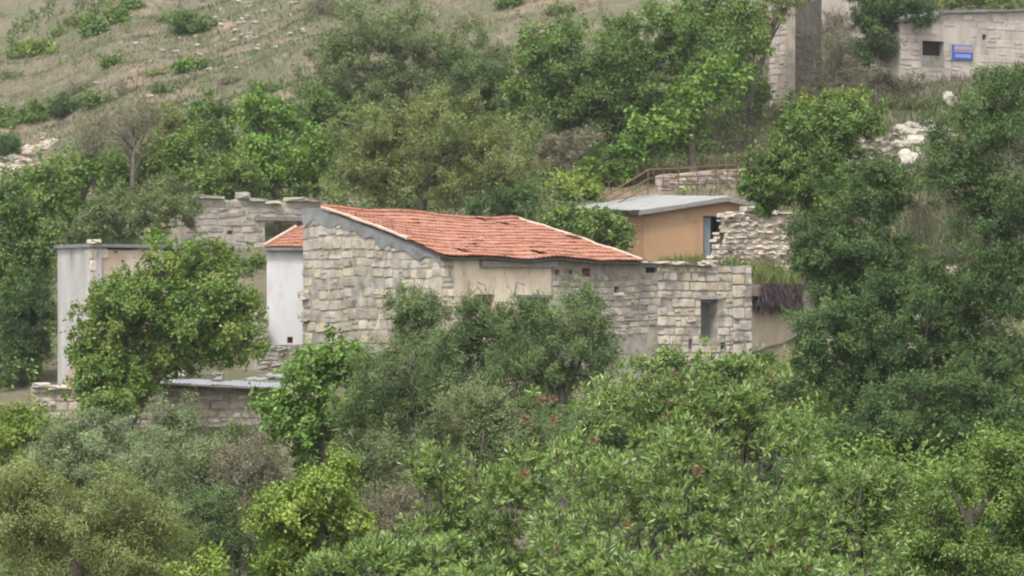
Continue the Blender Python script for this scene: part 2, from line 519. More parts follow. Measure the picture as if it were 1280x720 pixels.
def wall_core(name, fr, s0, s1, zb, top, m, parent, holes=(), thick=.5, front=0.0, step=.5):
    """solid wall with openings; top is a function of s"""
    ss = {s0, s1}
    for h in holes: ss.update((h[0], h[1]))
    k = int((s1 - s0) / step)
    for i in range(1, k): ss.add(s0 + (s1 - s0) * i / k)
    ss = sorted(s for s in ss if s0 - 1e-6 <= s <= s1 + 1e-6)
    zmin = min(top(s) for s in ss) - .02
    zs = {zb, zmin}
    for h in holes: zs.update((min(h[2], zmin), min(h[3], zmin)))
    zs = sorted(zs)
    nz = len(zs) + 1
    V, F = [], []
    ns = len(ss)
    for d in (front, front - thick):
        for s in ss:
            for z in zs: V.append(tuple(fr.p(s, z, d)))
            V.append(tuple(fr.p(s, max(top(s), zmin + .01), d)))
    off = ns * nz

    def solid(i, j):
        if i < 0 or j < 0 or i >= ns - 1 or j >= nz - 1: return False
        if j == nz - 2: return True
        cs = (ss[i] + ss[i + 1]) / 2; cz = (zs[j] + zs[j + 1]) / 2
        for h in holes:
            if h[0] < cs < h[1] and h[2] < cz < h[3]: return False
        return True
    for i in range(ns - 1):
        for j in range(nz - 1):
            if not solid(i, j): continue
            a, b, c, d_ = i * nz + j, (i + 1) * nz + j, (i + 1) * nz + j + 1, i * nz + j + 1
            F.append((a, b, c, d_)); F.append((d_ + off, c + off, b + off, a + off))
            if not solid(i - 1, j): F.append((a, d_, d_ + off, a + off))
            if not solid(i + 1, j): F.append((b, b + off, c + off, c))
            if not solid(i, j - 1): F.append((a, a + off, b + off, b))
            if not solid(i, j + 1): F.append((d_, c, c + off, d_ + off))
    me = bpy.data.meshes.new(name)
    me.from_pydata(V, [], F); me.update()
    return link(name, me, parent, m)


def lay_stones(key, fr, s0, s1, zb, top, parent, hr, wr, holes=(), seed=1, gap=.025, proud=.07, split=.17, solid=False, skip=0.0, limit=300, name='stone', mask=None, base_d=0.0, wob=0.0, big=0.12):
    r = random.Random(seed)
    cnt = 0
    zmax = max(top(s0 + (s1 - s0) * i / 40) for i in range(41))
    z = zb
    while z < zmax and cnt < limit:
        h = r.uniform(*hr)
        s = s0 - r.uniform(0, wr[0] * .5)
        while s < s1 and cnt < limit:
            w = r.uniform(*wr)
            if r.random() < big: w *= 1.5
            a, b = max(s, s0), min(s + w, s1)
            s += w
            zz = z + (vnoise(s * .5, z * .5, 77) * wob)
            hh = h
            if r.random() < .12: hh = h * r.uniform(.45, .8)
            t = min(top(a + .02), top(b - .02))
            if zz + hh > t:
                if t - zz < .35 * h: continue
                hh = t - zz
            for H in holes:
                if a < H[1] and b > H[0] and zz < H[3] and zz + hh > H[2]:
                    if (H[0] - a) > (b - H[1]): b = min(b, H[0])
                    else: a = max(a, H[1])
            if b - a < .35 * wr[0]: continue
            if r.random() < skip: continue
            if mask and not mask((a + b) / 2, zz + hh / 2): continue
            if not skip and r.random() < .05: continue
            pieces = [(a, b, zz, hh)]
            q = r.random()
            if q < split and name == 'stone':
                k = r.uniform(.35, .65)
                pieces = [(a, b, zz, hh * k), (a, b, zz + hh * k, hh * (1 - k))]
            elif q < split + .08 and b - a > .3 and name == 'stone':
                k = a + (b - a) * r.uniform(.3, .5); kk = r.uniform(.4, .6)
                pieces = [(a, k, zz, hh * kk), (a, k, zz + hh * kk, hh * (1 - kk)), (k, b, zz, hh)]
            for (a_, b_, z_, h_) in pieces:
                ja, jb = r.uniform(-gap * .3, gap), r.uniform(-gap * .3, gap)
                me = r.choice(PROTO[key])
                ht = max(.04, h_ - gap * .8 - r.uniform(0, .14) * h_)
                m = fr.mat(a_ + ja, z_ + r.uniform(0, .06) * h_, max(.05, b_ - a_ - gap * .8 - jb), ht, proud * (r.uniform(.92, 1.06) if solid else r.uniform(.35, 1.3)), 0)
                if base_d:
                    m.translation += fr.n * base_d
                rot = r.uniform(-.05, .05)
                m = m @ Matrix.Translation((.5, 0, .5)) @ Matrix.Rotation(rot, 4, 'Y') @ Matrix.Translation((-.5, 0, -.5))
                place(name, me, m, parent)
                cnt += 1
        z += h
    return cnt


def box_fr(name, fr, s0, s1, z0, z1, d0, d1, m, parent):
    mb = MB()
    p = fr.p
    mb.hexa([p(s0, z0, d1), p(s1, z0, d1), p(s1, z0, d0), p(s0, z0, d0), p(s0, z1, d1), p(s1, z1, d1), p(s1, z1, d0), p(s0, z1, d0)])
    return mb.build(name, m, parent)


def pwl(pts):
    xs = [a for a, b in pts]; zs = [b for a, b in pts]
    return lambda s: float(np.interp(s, xs, zs))


def rough_top(f, amp, sc, seed):
    return lambda s: f(s) + float(vnoise(s * sc, seed * 3.1, seed)) * amp * 2


# =================================================================== main stone house
TH = math.radians(38)
A = P(552, 0, 100); A.z = 0
uF = Vector((math.cos(TH), math.sin(TH), 0)); uB = Vector((-math.sin(TH), math.cos(TH), 0))
Bc = A + uB * 8.6
Cc = A + uF * 14.6
FG = Frame(Bc, A)          # gable wall, s from back-left corner to the near corner
FF = Frame(A, Cc)          # long front wall
house = empty('stone_house', (A.x, A.y, tz(A.x, A.y)), 'long grey stone house with low red tiled roof and peeling cream plaster front', 'house')

# gable wall
g_top = pwl([(0, Zat(262, 106.8)), (1.25, Zat(261, 105.7)), (8.6, Zat(320, 100))])
gw = wall_core('gable_wall', FG, 0, 8.6, CAMZ - 4.2, g_top, M['mortar'], house, thick=.5)
lay_stones('stone_gable', FG, -.02, 8.62, CAMZ - 2.4, lambda s: g_top(s) - .22 + float(vnoise(s * 1.6, 2.0, 19)) * .5, gw, (.30, .50), (.34, .72), seed=21, proud=.036, gap=.028, limit=285, wob=.2, split=.10,
           mask=lambda s, z: vnoise(s * .9, z * .9, 47) > -.38)
# cement band along the sloping top
mb = MB()
r = random.Random(5)
ns = 36
for i in range(ns):
    s_a, s_b = 8.6 * i / ns, 8.6 * (i + 1) / ns
    if i == 0: lo = .45
    lo2 = .42 + float(vnoise(i * .45, 1.5, 91)) * .5 + r.uniform(-.03, .03) - (.12 if i > 30 else 0)
    za, zb_ = g_top(s_a), g_top(s_b)
    p = FG.p
    d0, d1 = -.3, .055
    mb.hexa([p(s_a, za - lo, d1), p(s_b, zb_ - lo2, d1), p(s_b, zb_ - lo2, d0), p(s_a, za - lo, d0),
             p(s_a, za + .04, d1), p(s_b, zb_ + .04, d1), p(s_b, zb_ + .04, d0), p(s_a, za + .04, d0)])
    lo = lo2
mb.build('cement_band', M['concrete'], house)
# two rounded corner stones that stick out at the back corner
for py_, w_ in ((369, .62), (396, .66)):
    z_ = Zat(py_, 106.8)
    place('corner_stone', PROTO['stone_gable'][3], FG.mat(-.16, z_ - .2, w_, .40, .16), gw)

# front wall
sP = FF.s_at(688)
sR = FF.s_at(790)
f_top0 = pwl([(0, Zat(321, 100)), (sR, Zat(327, 105.3)), (sR + .3, Zat(329, 105.5)), (FF.s_at(850), Zat(331, 107)), (14.6, Zat(333, 109))])
f_top = lambda s: f_top0(s) + (float(vnoise(s * 1.7, 3.3, 8)) * .12 if s > sR + .2 else 0)
zc = lambda px, py: FF.z_at(px, py)
win1 = (FF.s_at(592), FF.s_at(617), zc(600, 410), zc(600, 368))
win2 = (FF.s_at(648), FF.s_at(686), zc(665, 415), zc(665, 372))
put = [(FF.s_at(a), FF.s_at(b), zc((a + b) / 2, d), zc((a + b) / 2, c)) for a, b, c, d in
       [(694, 699, 337, 343), (711, 716, 337, 343), (727, 738, 335, 346), (768, 774, 358, 366), (807, 821, 334, 341), (861, 865, 424, 436), (901, 907, 428, 436)]]
win3 = (FF.s_at(876), FF.s_at(897), zc(886, 423), zc(886, 374))
plaster = wall_core('plastered_wall', FF, .5, sP, CAMZ - 4.3, f_top0, M['plaster_cream'], house, [win1, win2], thick=.55, front=.05)
rub = wall_core('rubble_wall', FF, sP, 14.6, CAMZ - 4.3, f_top, M['mortar'], house, put + [win3], thick=.5)
corner = wall_core('corner_pier', FF, -.02, .5, CAMZ - 4.3, f_top0, M['mortar_pale'], house, thick=.55, front=.01)
lay_stones('stone_pale', FF, -.02, .75, CAMZ - 2.6, lambda s: f_top0(s) - .1, corner, (.28, .42), (.35, .6), seed=5, proud=.06, gap=.05)
# stones showing where the plaster has fallen
lay_stones('stone_pale', FF, .75, sP, CAMZ - 2.3, lambda s: f_top0(s) - .3, plaster, (.22, .36), (.28, .55), seed=31, proud=.05, base_d=.04,
           holes=[win1, win2], mask=lambda s, z: vnoise(s * .9 + 3, z * .9, 41) + .10 * (1.1 - s) - .22 * max(0, z - CAMZ) > .07, gap=.05)
sQ = FF.s_at(916)
lay_stones('stone_rubble', FF, sP + .02, FF.s_at(822), CAMZ - 1.7, lambda s: f_top(s) - .02, rub, (.20, .33), (.26, .52), put + [win3], seed=11, proud=.045, gap=.03, limit=160, wob=.12,
           mask=lambda s, z: vnoise(s * .8, z * .8, 43) > -.36)
lay_stones('stone_pale', FF, FF.s_at(822), sQ, CAMZ - 2.7, lambda s: f_top(s) - .02, rub, (.20, .40), (.26, .55), put + [win3], seed=12, proud=.042, gap=.03, limit=138, wob=.12)
lay_stones('stone_pale', FF, sQ, 14.62, CAMZ - 2.9, lambda s: f_top(s) - .02, rub, (.34, .5), (.5, .9), put, seed=13, proud=.045, gap=.03, limit=30, name='quoin')
# flat cap stones on the ruined part
s = sR + .1
r = random.Random(3)
while s < FF.s_at(893):
    w = r.uniform(.35, .8)
    if r.random() < .75:
        place('cap_stone', r.choice(PROTO['stone_rubble']), FF.mat(s, f_top(s + w / 2) - .02, w * .95, r.uniform(.08, .2), .3) @ Matrix.Translation((0, .3, 0)), rub)
    s += w
# end wall of the front wall (right) and the hidden back and party walls
FE = Frame(Cc - uF * .25, Cc - uF * .25 + uB * 3.0)
wall_core('end_wall', Frame(Cc - uF * .5, Cc - uF * .5 + uB * 4), .5, 4, CAMZ - 4, lambda s: CAMZ + .2, M['mortar_pale'], house, thick=.4)
Rr = A + uF * sR
wall_core('party_wall', Frame(Rr + uB * .5, Rr + uB * 8.1), 0, 7.6, CAMZ - 4, lambda s: Zat(327, 105.3) - .3 + s * .19, M['mortar'], house, thick=.4)
wall_core('back_wall', Frame(Bc - uB * 1.6, Bc - uB * 1.6 + uF * (sR)), 0.5, sR, CAMZ - 4, lambda s: CAMZ + 2.2, M['mortar'], house, thick=.3)

# openings
def window_block(fr, H, frame_m, fill_m, parent, name='window', pane='shutter', depth=.3, left_only=False, bars=0):
    w = box_fr(name, fr, H[0] + .004, H[1] - .004, H[3] - .10, H[3] - .004, -.28, -.12, frame_m, parent)
    if not left_only:
        box_fr('frame', fr, H[1] - .07, H[1] - .004, H[2] + .004, H[3] - .104, -.28, -.12, frame_m, w)
    box_fr('frame', fr, H[0] + .004, H[0] + .09, H[2] + .004, H[3] - .104, -.28, -.12, frame_m, w)
    if fill_m:
        box_fr(pane, fr, H[0] + .10, H[1] - .08, H[2] + .01, H[3] - .11, -depth - .05, -depth, fill_m, w)
    return w


window_block(FF, win1, M['wood_grey'], M['dark'], house, depth=.4)
window_block(FF, win2, M['wood_grey'], M['dark'], house, depth=.4)
w3 = window_block(FF, win3, M['paint_blue'], M['shutter'], house, depth=.36, left_only=True)
box_fr('lintel', FF, win3[0] - .15, win3[1] + .12, win3[3] + .004, win3[3] + .12, -.1, .09, M['stone_grey'], house)
box_fr('lintel', FF, win2[0] - .12, win2[1] + .04, win2[3] + .004, win2[3] + .10, -.1, .10, M['wood_grey'], house)
for i, H in enumerate(put):
    box_fr('putlog_hole', FF, H[0] + .004, H[1] - .004, H[2] + .004, H[3] - .004, -.45, -.16 if i != 2 else -.05, M['redbrown'] if i == 2 else M['dark'], house)
box_fr('ledge_stone', FF, put[3][0] - .03, put[3][1] + .12, put[3][2] - .09, put[3][2] - .005, -.05, .13, M['plaster_white'], house)
# timber under the eave
box_fr('timber_beam', FF, FF.s_at(598), FF.s_at(692), Zat(334, 102), Zat(326, 102), .055, .24, M['wood_grey'], house)
# bent iron bars above the first window
mb = MB()
for (a, b), (c, d), (e, f) in [((588, 366), (592, 359), (597, 367)), ((595, 353), (602, 357), (600, 364)), ((640, 372), (641, 353), (649, 356))]:
    pts = [FF.p(FF.s_at(x), zc(x, y), .12 + .1 * k) for k, (x, y) in enumerate(((a, b), (c, d), (e, f)))]
    mb.tube(pts, [.022] * 3, 5)
mb.build('iron_bar', M['rust'], house)

# roof
RC = {'A': FF.p(-.12, Zat(319.5, 100), .35), 'E': FF.p(sR + .15, Zat(325.5, 105.3), .35)}
q1 = A + uB * 7.3; q2 = A + uF * (sR + .4) + uB * 7.3
RC['R1'] = Vector((q1.x, q1.y, Zat(261, q1.y))) - uF * .05
RC['R2'] = Vector((q2.x, q2.y, Zat(276, q2.y)))


def roof_pt(a, b):
    """a 0..1 along the eave, b 0..1 up the slope"""
    p = (RC['A'] * (1 - a) + RC['E'] * a) * (1 - b) + (RC['R1'] * (1 - a) + RC['R2'] * a) * b
    sag = -.10 * math.sin(math.pi * b) * math.sin(math.pi * min(1, a * 1.1)) + float(vnoise(a * 5, b * 3, 61)) * .14 + float(vnoise(a * 14, b * 9, 62)) * .05
    sag += .16 * math.exp(-((a - .05) / .09) ** 2) * b * (1 - b) * 2
    return p + Vector((0, 0, sag))


mb = MB()
for i in range(12):
    for j in range(8):
        a0, a1, b0, b1 = i / 12, (i + 1) / 12, j / 8, (j + 1) / 8
        q = [roof_pt(a0, b0), roof_pt(a1, b0), roof_pt(a1, b1), roof_pt(a0, b1)]
        dn = Vector((0, 0, -.10))
        mb.hexa([v + dn for v in q] + [v - Vector((0, 0, .03)) for v in q])
roof = mb.build('roof', M['wood_dark'], house)


def tile_mesh(seed, m):
    r = random.Random(seed)
    n = 9
    V, F = [], []
    prof = [.0, .55, .9, .55, 0.0, .55, .9, .55, .0]
    for y in (0, 1):
        for k in range(n):
            V.append((k / (n - 1), y, prof[k] * .032 + (0.045 if y == 0 else 0) + r.uniform(-.004, .004)))
    for k in range(n):
        V.append((k / (n - 1), 0, prof[k] * .032 + .045 - .035))
    for k in range(n - 1):
        F.append((k, k + 1, n + k + 1, n + k)); F.append((2 * n + k, 2 * n + k + 1, k + 1, k))
    me = bpy.data.meshes.new('roof_tile')
    me.from_pydata(V, [], F); me.materials.append(m); me.update()
    return me


TILES = [tile_mesh(i, M['tile']) for i in range(4)]


def lay_tiles(f, nc, nr, parent, seed=1, off=(), jit=.012, name='roof_tile'):
    r = random.Random(seed)
    for j in range(nr):
        for i in range(nc):
            a, b = i / nc, j / nr
            p0 = f(a, b); pu = f(min(1.0, a + 1 / nc), b); pv = f(a, min(1.0, b + 1.0 / nr))
            eu = pu - p0; ev = (pv - p0) * 1.12
            nn = eu.cross(ev).normalized()
            lift = 0
            if (i, j) in off:
                lift = .10; ev = ev * .9; eu = eu * .95
            m = Matrix.Identity(4)
            for k in range(3):
                m[k][0] = eu[k]; m[k][1] = ev[k]; m[k][2] = nn[k]
            m = m @ Matrix.Rotation(r.uniform(-jit, jit) + (r.uniform(-.25, .25) if lift else 0), 4, 'Z')
            m.translation = p0 + nn * (lift + r.uniform(-.006, .012))
            place(name, r.choice(TILES), m, parent)


lay_tiles(roof_pt, 23, 13, roof, 5, off={(12, 1), (22, 6), (18, 12), (19, 11), (3, 1)})
# ridge caps and mortared verges
mb = MB()
for k in range(24):
    a0, a1 = k / 24, (k + 1) / 24 + .006
    p0, p1 = roof_pt(a0, 1.0), roof_pt(min(1, a1), 1.0)
    up = Vector((0, 0, .05))
    mbk = MB(); mbk.tube([p0 + up, p1 + up * .8], [.11, .095], 7)
    mbk.build('ridge_tile', M['tile'], roof)
mb = MB()
pts = [roof_pt(1.0, b / 14) + Vector((0, 0, .05)) + uF * .06 for b in range(15)]
mb.tube(pts, [.055 + .02 * (k % 3 == 0) for k in range(15)], 6)
mb.build('verge_mortar', M['verge'], roof)
mb = MB()
pts = [roof_pt(0.0, b / 14) + Vector((0, 0, .03)) - uF * .02 for b in range(4, 15)]
mb.tube(pts, [.05 + .02 * (k % 3 == 0) for k in range(11)], 6)
mb.build('verge_mortar', M['verge'], roof)

# =================================================================== tall ruined wall on the right, with the earth roofed room
def ruin_wall(name, pxa, Da, pxb, Db, top_pts, py_base, key, label, hr, wr, seed, mort='mortar', holes_px=(), proud=.08, thick=.5, amp=.1, limit=290, cat='ruin', gap=.04, stones_from=None, solid=False):
    a, b = P(pxa, 0, Da), P(pxb, 0, Db)
    fr = Frame(a, b)
    tp = [(fr.s_at(px), fr.z_at(px, py)) for px, py in top_pts]
    top = rough_top(pwl(tp), amp, 2.0, seed)
    zb = min(fr.z_at(pxa, py_base), fr.z_at(pxb, py_base))
    holes = [(fr.s_at(h[0]), fr.s_at(h[2]), fr.z_at(h[0], h[3]), fr.z_at(h[0], h[1])) for h in holes_px]
    root = empty(name, (a.x, a.y, zb), label, cat)
    ctop = (lambda s: min(top(s - .32), top(s - .16), top(s), top(s + .25)) - .06) if solid else top
    core = wall_core('wall', fr, .1 if solid else 0, fr.L, zb - .6, ctop, M[mort], root, holes, thick, step=.12 if solid else .25)
    lay_stones(key, fr, 0, fr.L, zb if stones_from is None else fr.z_at(pxa, stones_from), top, core, hr, wr, holes, seed, gap, proud, limit=limit, wob=.08, solid=solid, base_d=-proud * .74 if solid else 0)
    if solid:
        back = Frame(fr.p(fr.L, 0, -thick), fr.p(0, 0, -thick))
        lay_stones(key, back, 0, back.L, zb + .8, lambda s: top(fr.L - s), core, hr, wr, (), seed + 1, gap, proud, limit=110, wob=.08, solid=True, base_d=-proud * .74)
    return root, fr, core, top


rt, FR, _c, _t = ruin_wall('ruined_wall', 884, 110.6, 993, 112.8, [(884, 324), (890, 322), (891, 312), (897, 310), (898, 294), (903, 291), (904, 276), (915, 266), (930, 271), (938, 264), (960, 270), (975, 264), (988, 266), (993, 280)], 345,
                           'stone_pale', 'tall broken dry stone wall rising beside the orange shed', (.13, .24), (.28, .6), 17, 'mortar_pale', proud=.30, amp=.12, gap=.012, cat='ruined wall', limit=180, solid=True)
for px_, w_, h_ in ((908, .5, .2), (920, .6, .14), (936, .45, .22), (949, .6, .12), (962, .5, .18), (978, .7, .15)):
    s_ = FR.s_at(px_)
    place('cap_stone', PROTO['stone_pale'][int(px_) % 12], FR.mat(s_ - w_ / 2, _t(s_) - .05, w_, h_, .3) @ Matrix.Translation((0, .4, 0)), rt)
# earth roofed room to the right of the corner
room = empty('earth_roofed_room', (P(940, 0, 111).x, 111, CAMZ - 2.9), 'low beige plastered room under a sagging earth roof overgrown with grass', 'ruin')
FM = Frame(P(937, 0, 110.2), P(1012, 0, 113.5))
mw = wall_core('wall', FM, 0, FM.L, CAMZ - 3.6, pwl([(0, FM.z_at(940, 368)), (FM.L, FM.z_at(1010, 372))]), M['plaster_beige'], room, thick=.5)
lay_stones('stone_pale', FM, .1, FM.L, CAMZ - 3.0, lambda s: FM.z_at(940, 430), mw, (.25, .4), (.35, .7), seed=9, proud=.03, gap=.04, skip=.35)
# the roof slab of earth
V = []; F = []
nxm, nym = 16, 10
for j in range(nym):
    for i in range(nxm):
        s_ = -.1 + (FM.L + .5) * i / (nxm - 1); d_ = .45 - 3.2 * j / (nym - 1)
        zt = FM.z_at(960, 352) + .5 * math.sin(min(1, j / 4) * math.pi / 2) + float(vnoise(s_ * 1.5, d_ * 1.5, 12)) * .3 - (.25 if j == 0 else 0)
        V.append(tuple(FM.p(s_, zt, d_)))
for j in range(nym):
    for i in range(nxm):
        s_ = -.1 + (FM.L + .5) * i / (nxm - 1); d_ = .45 - 3.2 * j / (nym - 1)
        V.append(tuple(FM.p(s_, FM.z_at(960, 372) + float(vnoise(s_ * 3, d_, 13)) * .2, d_)))
o_ = nxm * nym
for j in range(nym - 1):
    for i in range(nxm - 1):
        a = j * nxm + i
        F.append((a, a + 1, a + nxm + 1, a + nxm)); F.append((a + o_ + nxm, a + o_ + nxm + 1, a + o_ + 1, a + o_))
for i in range(nxm - 1): F.append((i + o_, i + 1 + o_, i + 1, i))
for j in range(nym - 1):
    F.append((j * nxm, (j + 1) * nxm, (j + 1) * nxm + o_, j * nxm + o_))
    F.append((j * nxm + nxm - 1 + o_, (j + 1) * nxm + nxm - 1 + o_, (j + 1) * nxm + nxm - 1, j * nxm + nxm - 1))
me = bpy.data.meshes.new('earth_roof'); me.from_pydata(V, [], F); me.update()
link('earth_roof', me, room, surf_mat('earth', [(.09, .07, .055), (.16, .125, .10), (.22, .18, .14)], 2, bump=.6))
# hanging roots and reeds
def blades(name, pts, h, w, lean, m, parent=None, seed=0, down=False, tint=None, label=None):
    """one mesh of narrow blades; pts (n,3)"""
    g = np.random.default_rng(seed)
    n = len(pts)
    hh = (h[0] + (h[1] - h[0]) * g.random(n))
    an = g.random(n) * 2 * np.pi
    side = np.stack([np.cos(an), np.sin(an), np.zeros(n)], 1)
    ln = g.normal(size=(n, 3)) * lean; ln[:, 2] = 0
    up = np.array([0, 0, -1.0 if down else 1.0])
    mid = pts + up * (hh * .55)[:, None] + ln * (hh * .35)[:, None]
    tip = pts + up * hh[:, None] + ln * hh[:, None]
    wv = (w * (.6 + .8 * g.random(n)))[:, None]
    V = np.stack([pts - side * wv, pts + side * wv, mid + side * wv * .7, tip, mid - side * wv * .7], 1).reshape(-1, 3)
    i = np.arange(n)[:, None] * 5
    F = i + np.array([[0, 1, 2, 3]])
    F2 = i + np.array([[0, 3, 4, 4]])
    quads = np.concatenate([np.stack([i[:, 0], i[:, 0] + 1, i[:, 0] + 2, i[:, 0] + 4], 1)])
    tris = np.stack([i[:, 0] + 4, i[:, 0] + 2, i[:, 0] + 3], 1)
    t = g.random(n) if tint is None else tint
    tt = np.repeat(np.clip(t, 0, 1), 5)
    # all as triangles
    q = np.concatenate([quads[:, [0, 1, 2]], quads[:, [0, 2, 3]], tris])
    me = mesh_np(name, V, q, {'tint': tt})
    return link(name, me, parent, m)


g = np.random.default_rng(4)
n = 2200
ss_ = g.random(n) * (FM.L - .1) + .05
pts = np.array([tuple(FM.p(s_, FM.z_at(960, 362) + g.uniform(-.2, .25), .30 + g.uniform(-.1, .28))) for s_ in ss_])
thm = leaf_mat('dry_roots', (.055, .040, .040), (.105, .08, .08), (.17, .135, .13), trans=.05, gloss=0, fresh=(.7, .68, .75))
blades('hanging_roots', pts, (.35, 1.05), .022, .3, thm, room, 5, down=True)
n = 3800
pp = []
for k in range(n):
    s_ = g.uniform(-.2, FM.L + .3); d_ = g.uniform(-2.8, .5)
    pp.append(tuple(FM.p(s_, FM.z_at(960, 352) + .5 * math.sin(min(1, (.45 - d_) / 1.4) * math.pi / 2) + float(vnoise(s_ * 1.5, d_ * 1.5, 12)) * .3 - .12, d_)))
pp = np.array(pp)
o = blades('roof_grass', pp, (.2, .7), .022, .35, LM['green_grass'], room, 6, tint=np.clip(g.normal(.4, .25, n), 0, 1))
o['kind'] = 'stuff'

# =================================================================== orange shed
PHI = math.radians(20)
wF = Vector((math.cos(PHI), math.sin(PHI), 0)); wS = Vector((-math.sin(PHI), math.cos(PHI), 0))
O0 = P(805, 0, 118); O0.z = 0
FO = Frame(O0, O0 + wF * 4.6)
FS = Frame(O0 + wS * 7.9, O0)
shed = empty('orange_shed', (O0.x, O0.y, CAMZ + 1.0), 'small orange rendered shed with low metal roof and dark open doorway', 'shed')
zE = CAMZ + 3.20; sRg = FO.s_at(905); zR = Zat(246, 119.2)
dH = (FO.s_at(879), FO.s_at(902.5), CAMZ + .9, FO.z_at(890, 270))
wall_core('front_wall', FO, 0, 4.6, CAMZ + .3, pwl([(0, zE - .02), (sRg, zR - .12), (4.6, zE + .1)]), M['plaster_orange'], shed, [dH], thick=.25)
wall_core('side_wall', FS, 0, 7.65, CAMZ + .3, lambda s: zE - .03 + (7.9 - s) * .04, M['plaster_orange'], shed, thick=.25, front=-.003)
wall_core('rear_wall', Frame(O0 + wF * 4.6 + wS * .25, O0 + wF * 4.6 + wS * 7.9), 0, 7.4, CAMZ + .3, lambda s: zE, M['plaster_orange'], shed, thick=.2)
wall_core('inner_wall', Frame(O0 + wS * 2.6 + wF * .25, O0 + wS * 2.6 + wF * 4.4), 0, 4.1, CAMZ + .3, lambda s: zE + .1, M['dark'], shed, thick=.1)
dleaf = box_fr('door', FO, dH[0] + .05, dH[0] + .38, dH[2], dH[3] - .06, -.16, -.11, M['door_blue'], shed)
fr_ = box_fr('door_frame', FO, dH[0] + .003, dH[1] - .003, dH[3] - .055, dH[3] - .003, -.2, -.05, M['wood_dark'], shed)
box_fr('post', FO, dH[0] + .003, dH[0] + .045, dH[2], dH[3] - .058, -.2, -.05, M['wood_dark'], fr_)


def sheet_roof(name, corner, eu, ev, nu, amp, m, parent, part='roof_sheet', thick=.03, seed=0, sheets=4, skew=0.0):
    """corrugated sheets laid side by side: corner + eu*a + ev*b, corrugations run along ev"""
    r = random.Random(seed)
    nn = eu.cross(ev).normalized()
    if nn.z < 0: nn = -nn
    for s in range(sheets):
        V, F = [], []
        a0, a1 = s / sheets - (.01 if s else 0), (s + 1) / sheets
        lift = .012 * (s % 2) + r.uniform(0, .02)
        e0 = r.uniform(-.015, .015)
        for b in (0 + e0, .5, 1 + e0):
            for k in range(nu + 1):
                a = a0 + (a1 - a0) * k / nu
                w_ = amp * (1 if k % 2 else -1)
                sg = -.03 * math.sin(b * math.pi)
                V.append(tuple(corner + eu * a + ev * b + nn * (w_ + lift + sg + skew * a * b)))
        n1 = nu + 1
        N3 = 3 * n1
        V += [tuple(Vector(v) - nn * thick) for v in V]
        for j in range(2):
            for k in range(nu):
                q = j * n1 + k
                F.append((q, q + 1, q + n1 + 1, q + n1)); F.append((q + n1 + N3, q + n1 + 1 + N3, q + 1 + N3, q + N3))
        for k in range(nu):
            F.append((k + N3, k + 1 + N3, k + 1, k)); q = 2 * n1 + k; F.append((q, q + 1, q + 1 + N3, q + N3))
        for j in range(2):
            q = j * n1; F.append((q, q + n1, q + n1 + N3, q + N3)); q = j * n1 + nu; F.append((q + N3, q + n1 + N3, q + n1, q))
        me = bpy.data.meshes.new(part); me.from_pydata(V, [], F); me.update()
        link(part, me, parent, m)


eL = O0 - wF * .35 - wS * .35 + Vector((0, 0, zE - .03))
eR = O0 + wF * sRg - wS * .35 + Vector((0, 0, zR))
eS = wS * 8.5 + Vector((0, 0, .30))
sheet_roof('roof', eL, eS, (eR - eL), 8, .012, M['metal_roof'], shed, sheets=8, seed=2)
eR2 = O0 + wF * 4.9 - wS * .35 + Vector((0, 0, zR - .22))
sheet_roof('roof', eR, eS, (eR2 - eR), 8, .012, M['metal_roof'], shed, sheets=8, seed=3)
mb = MB()
for a, b in ((eL, eR), (eR, eR2)):
    dn = Vector((0, 0, -.20)); up = Vector((0, 0, -.035))
    mb.hexa([a + dn, b + dn, b + dn + wS * .08, a + dn + wS * .08, a + up, b + up, b + up + wS * .08, a + up + wS * .08])
mb.build('fascia', M['wood_grey'], shed)
mb = MB()
a, b = eL + Vector((0, 0, -.17)) + wS * .09, eL + eS + Vector((0, 0, -.17))
mb.hexa([a, b, b + wF * .06, a + wF * .06] and [a, b, b + wF * .06, a + wF * .06] + [v + Vector((0, 0, .13)) for v in (a, b, b + wF * .06, a + wF * .06)])
mb.build('eave_board', M['wood_dark'], shed)

# =================================================================== rusty railing behind the shed
rail = empty('railing', tuple(P(810, 240, 127)), 'rusty iron railing running above the orange shed roof and down its steps', 'railing')
def tubep(name, pts, rad, m, parent, n=6):
    mb = MB(); mb.tube(pts, [rad] * len(pts), n); return mb.build(name, m, parent)


RB = [(749, 248, 124.5), (810, 212, 126), (848, 211, 127), (895, 207.5, 128), (921, 206.5, 128.6)]
for dy in (0, 11, 21):
    if dy:
        tubep('mid_rail', [P(a, b + dy, d) for a, b, d in RB[1:]], .022, M['rust'], rail)
tubep('top_rail', [P(a, b, d) for a, b, d in RB[1:]], .038, M['rust'], rail)
tubep('stair_rail', [P(749, 249, 124.5), P(811, 212, 126)], .038, M['rust'], rail)
tubep('stair_rail', [P(759, 252, 124.5), P(812, 223, 126)], .034, M['rust'], rail)
tubep('stair_rail', [P(768, 256, 124.5), P(812, 233, 126)], .030, M['rust'], rail)
for a, b, d in RB[1:] + [(829, 211.5, 126.5), (872, 209, 127.5), (909, 207, 128.3)]:
    if a in (829, 872, 909) and False: continue
    tubep('post', [P(a, b - 1, d), P(a, b + (31 if a not in (829, 872, 909) else 22), d)], .036 if a not in (829, 872, 909) else .02, M['rust'], rail)
# pinkish low wall behind the railing
ruin_wall('low_wall', 826, 127.6, 932, 129.6, [(826, 219), (880, 214), (932, 210)], 240, 'stone_rubble', 'low pinkish rubble wall behind the rusty railing', (.12, .22), (.25, .5), 23, 'mortar_pale', amp=.06, cat='wall')

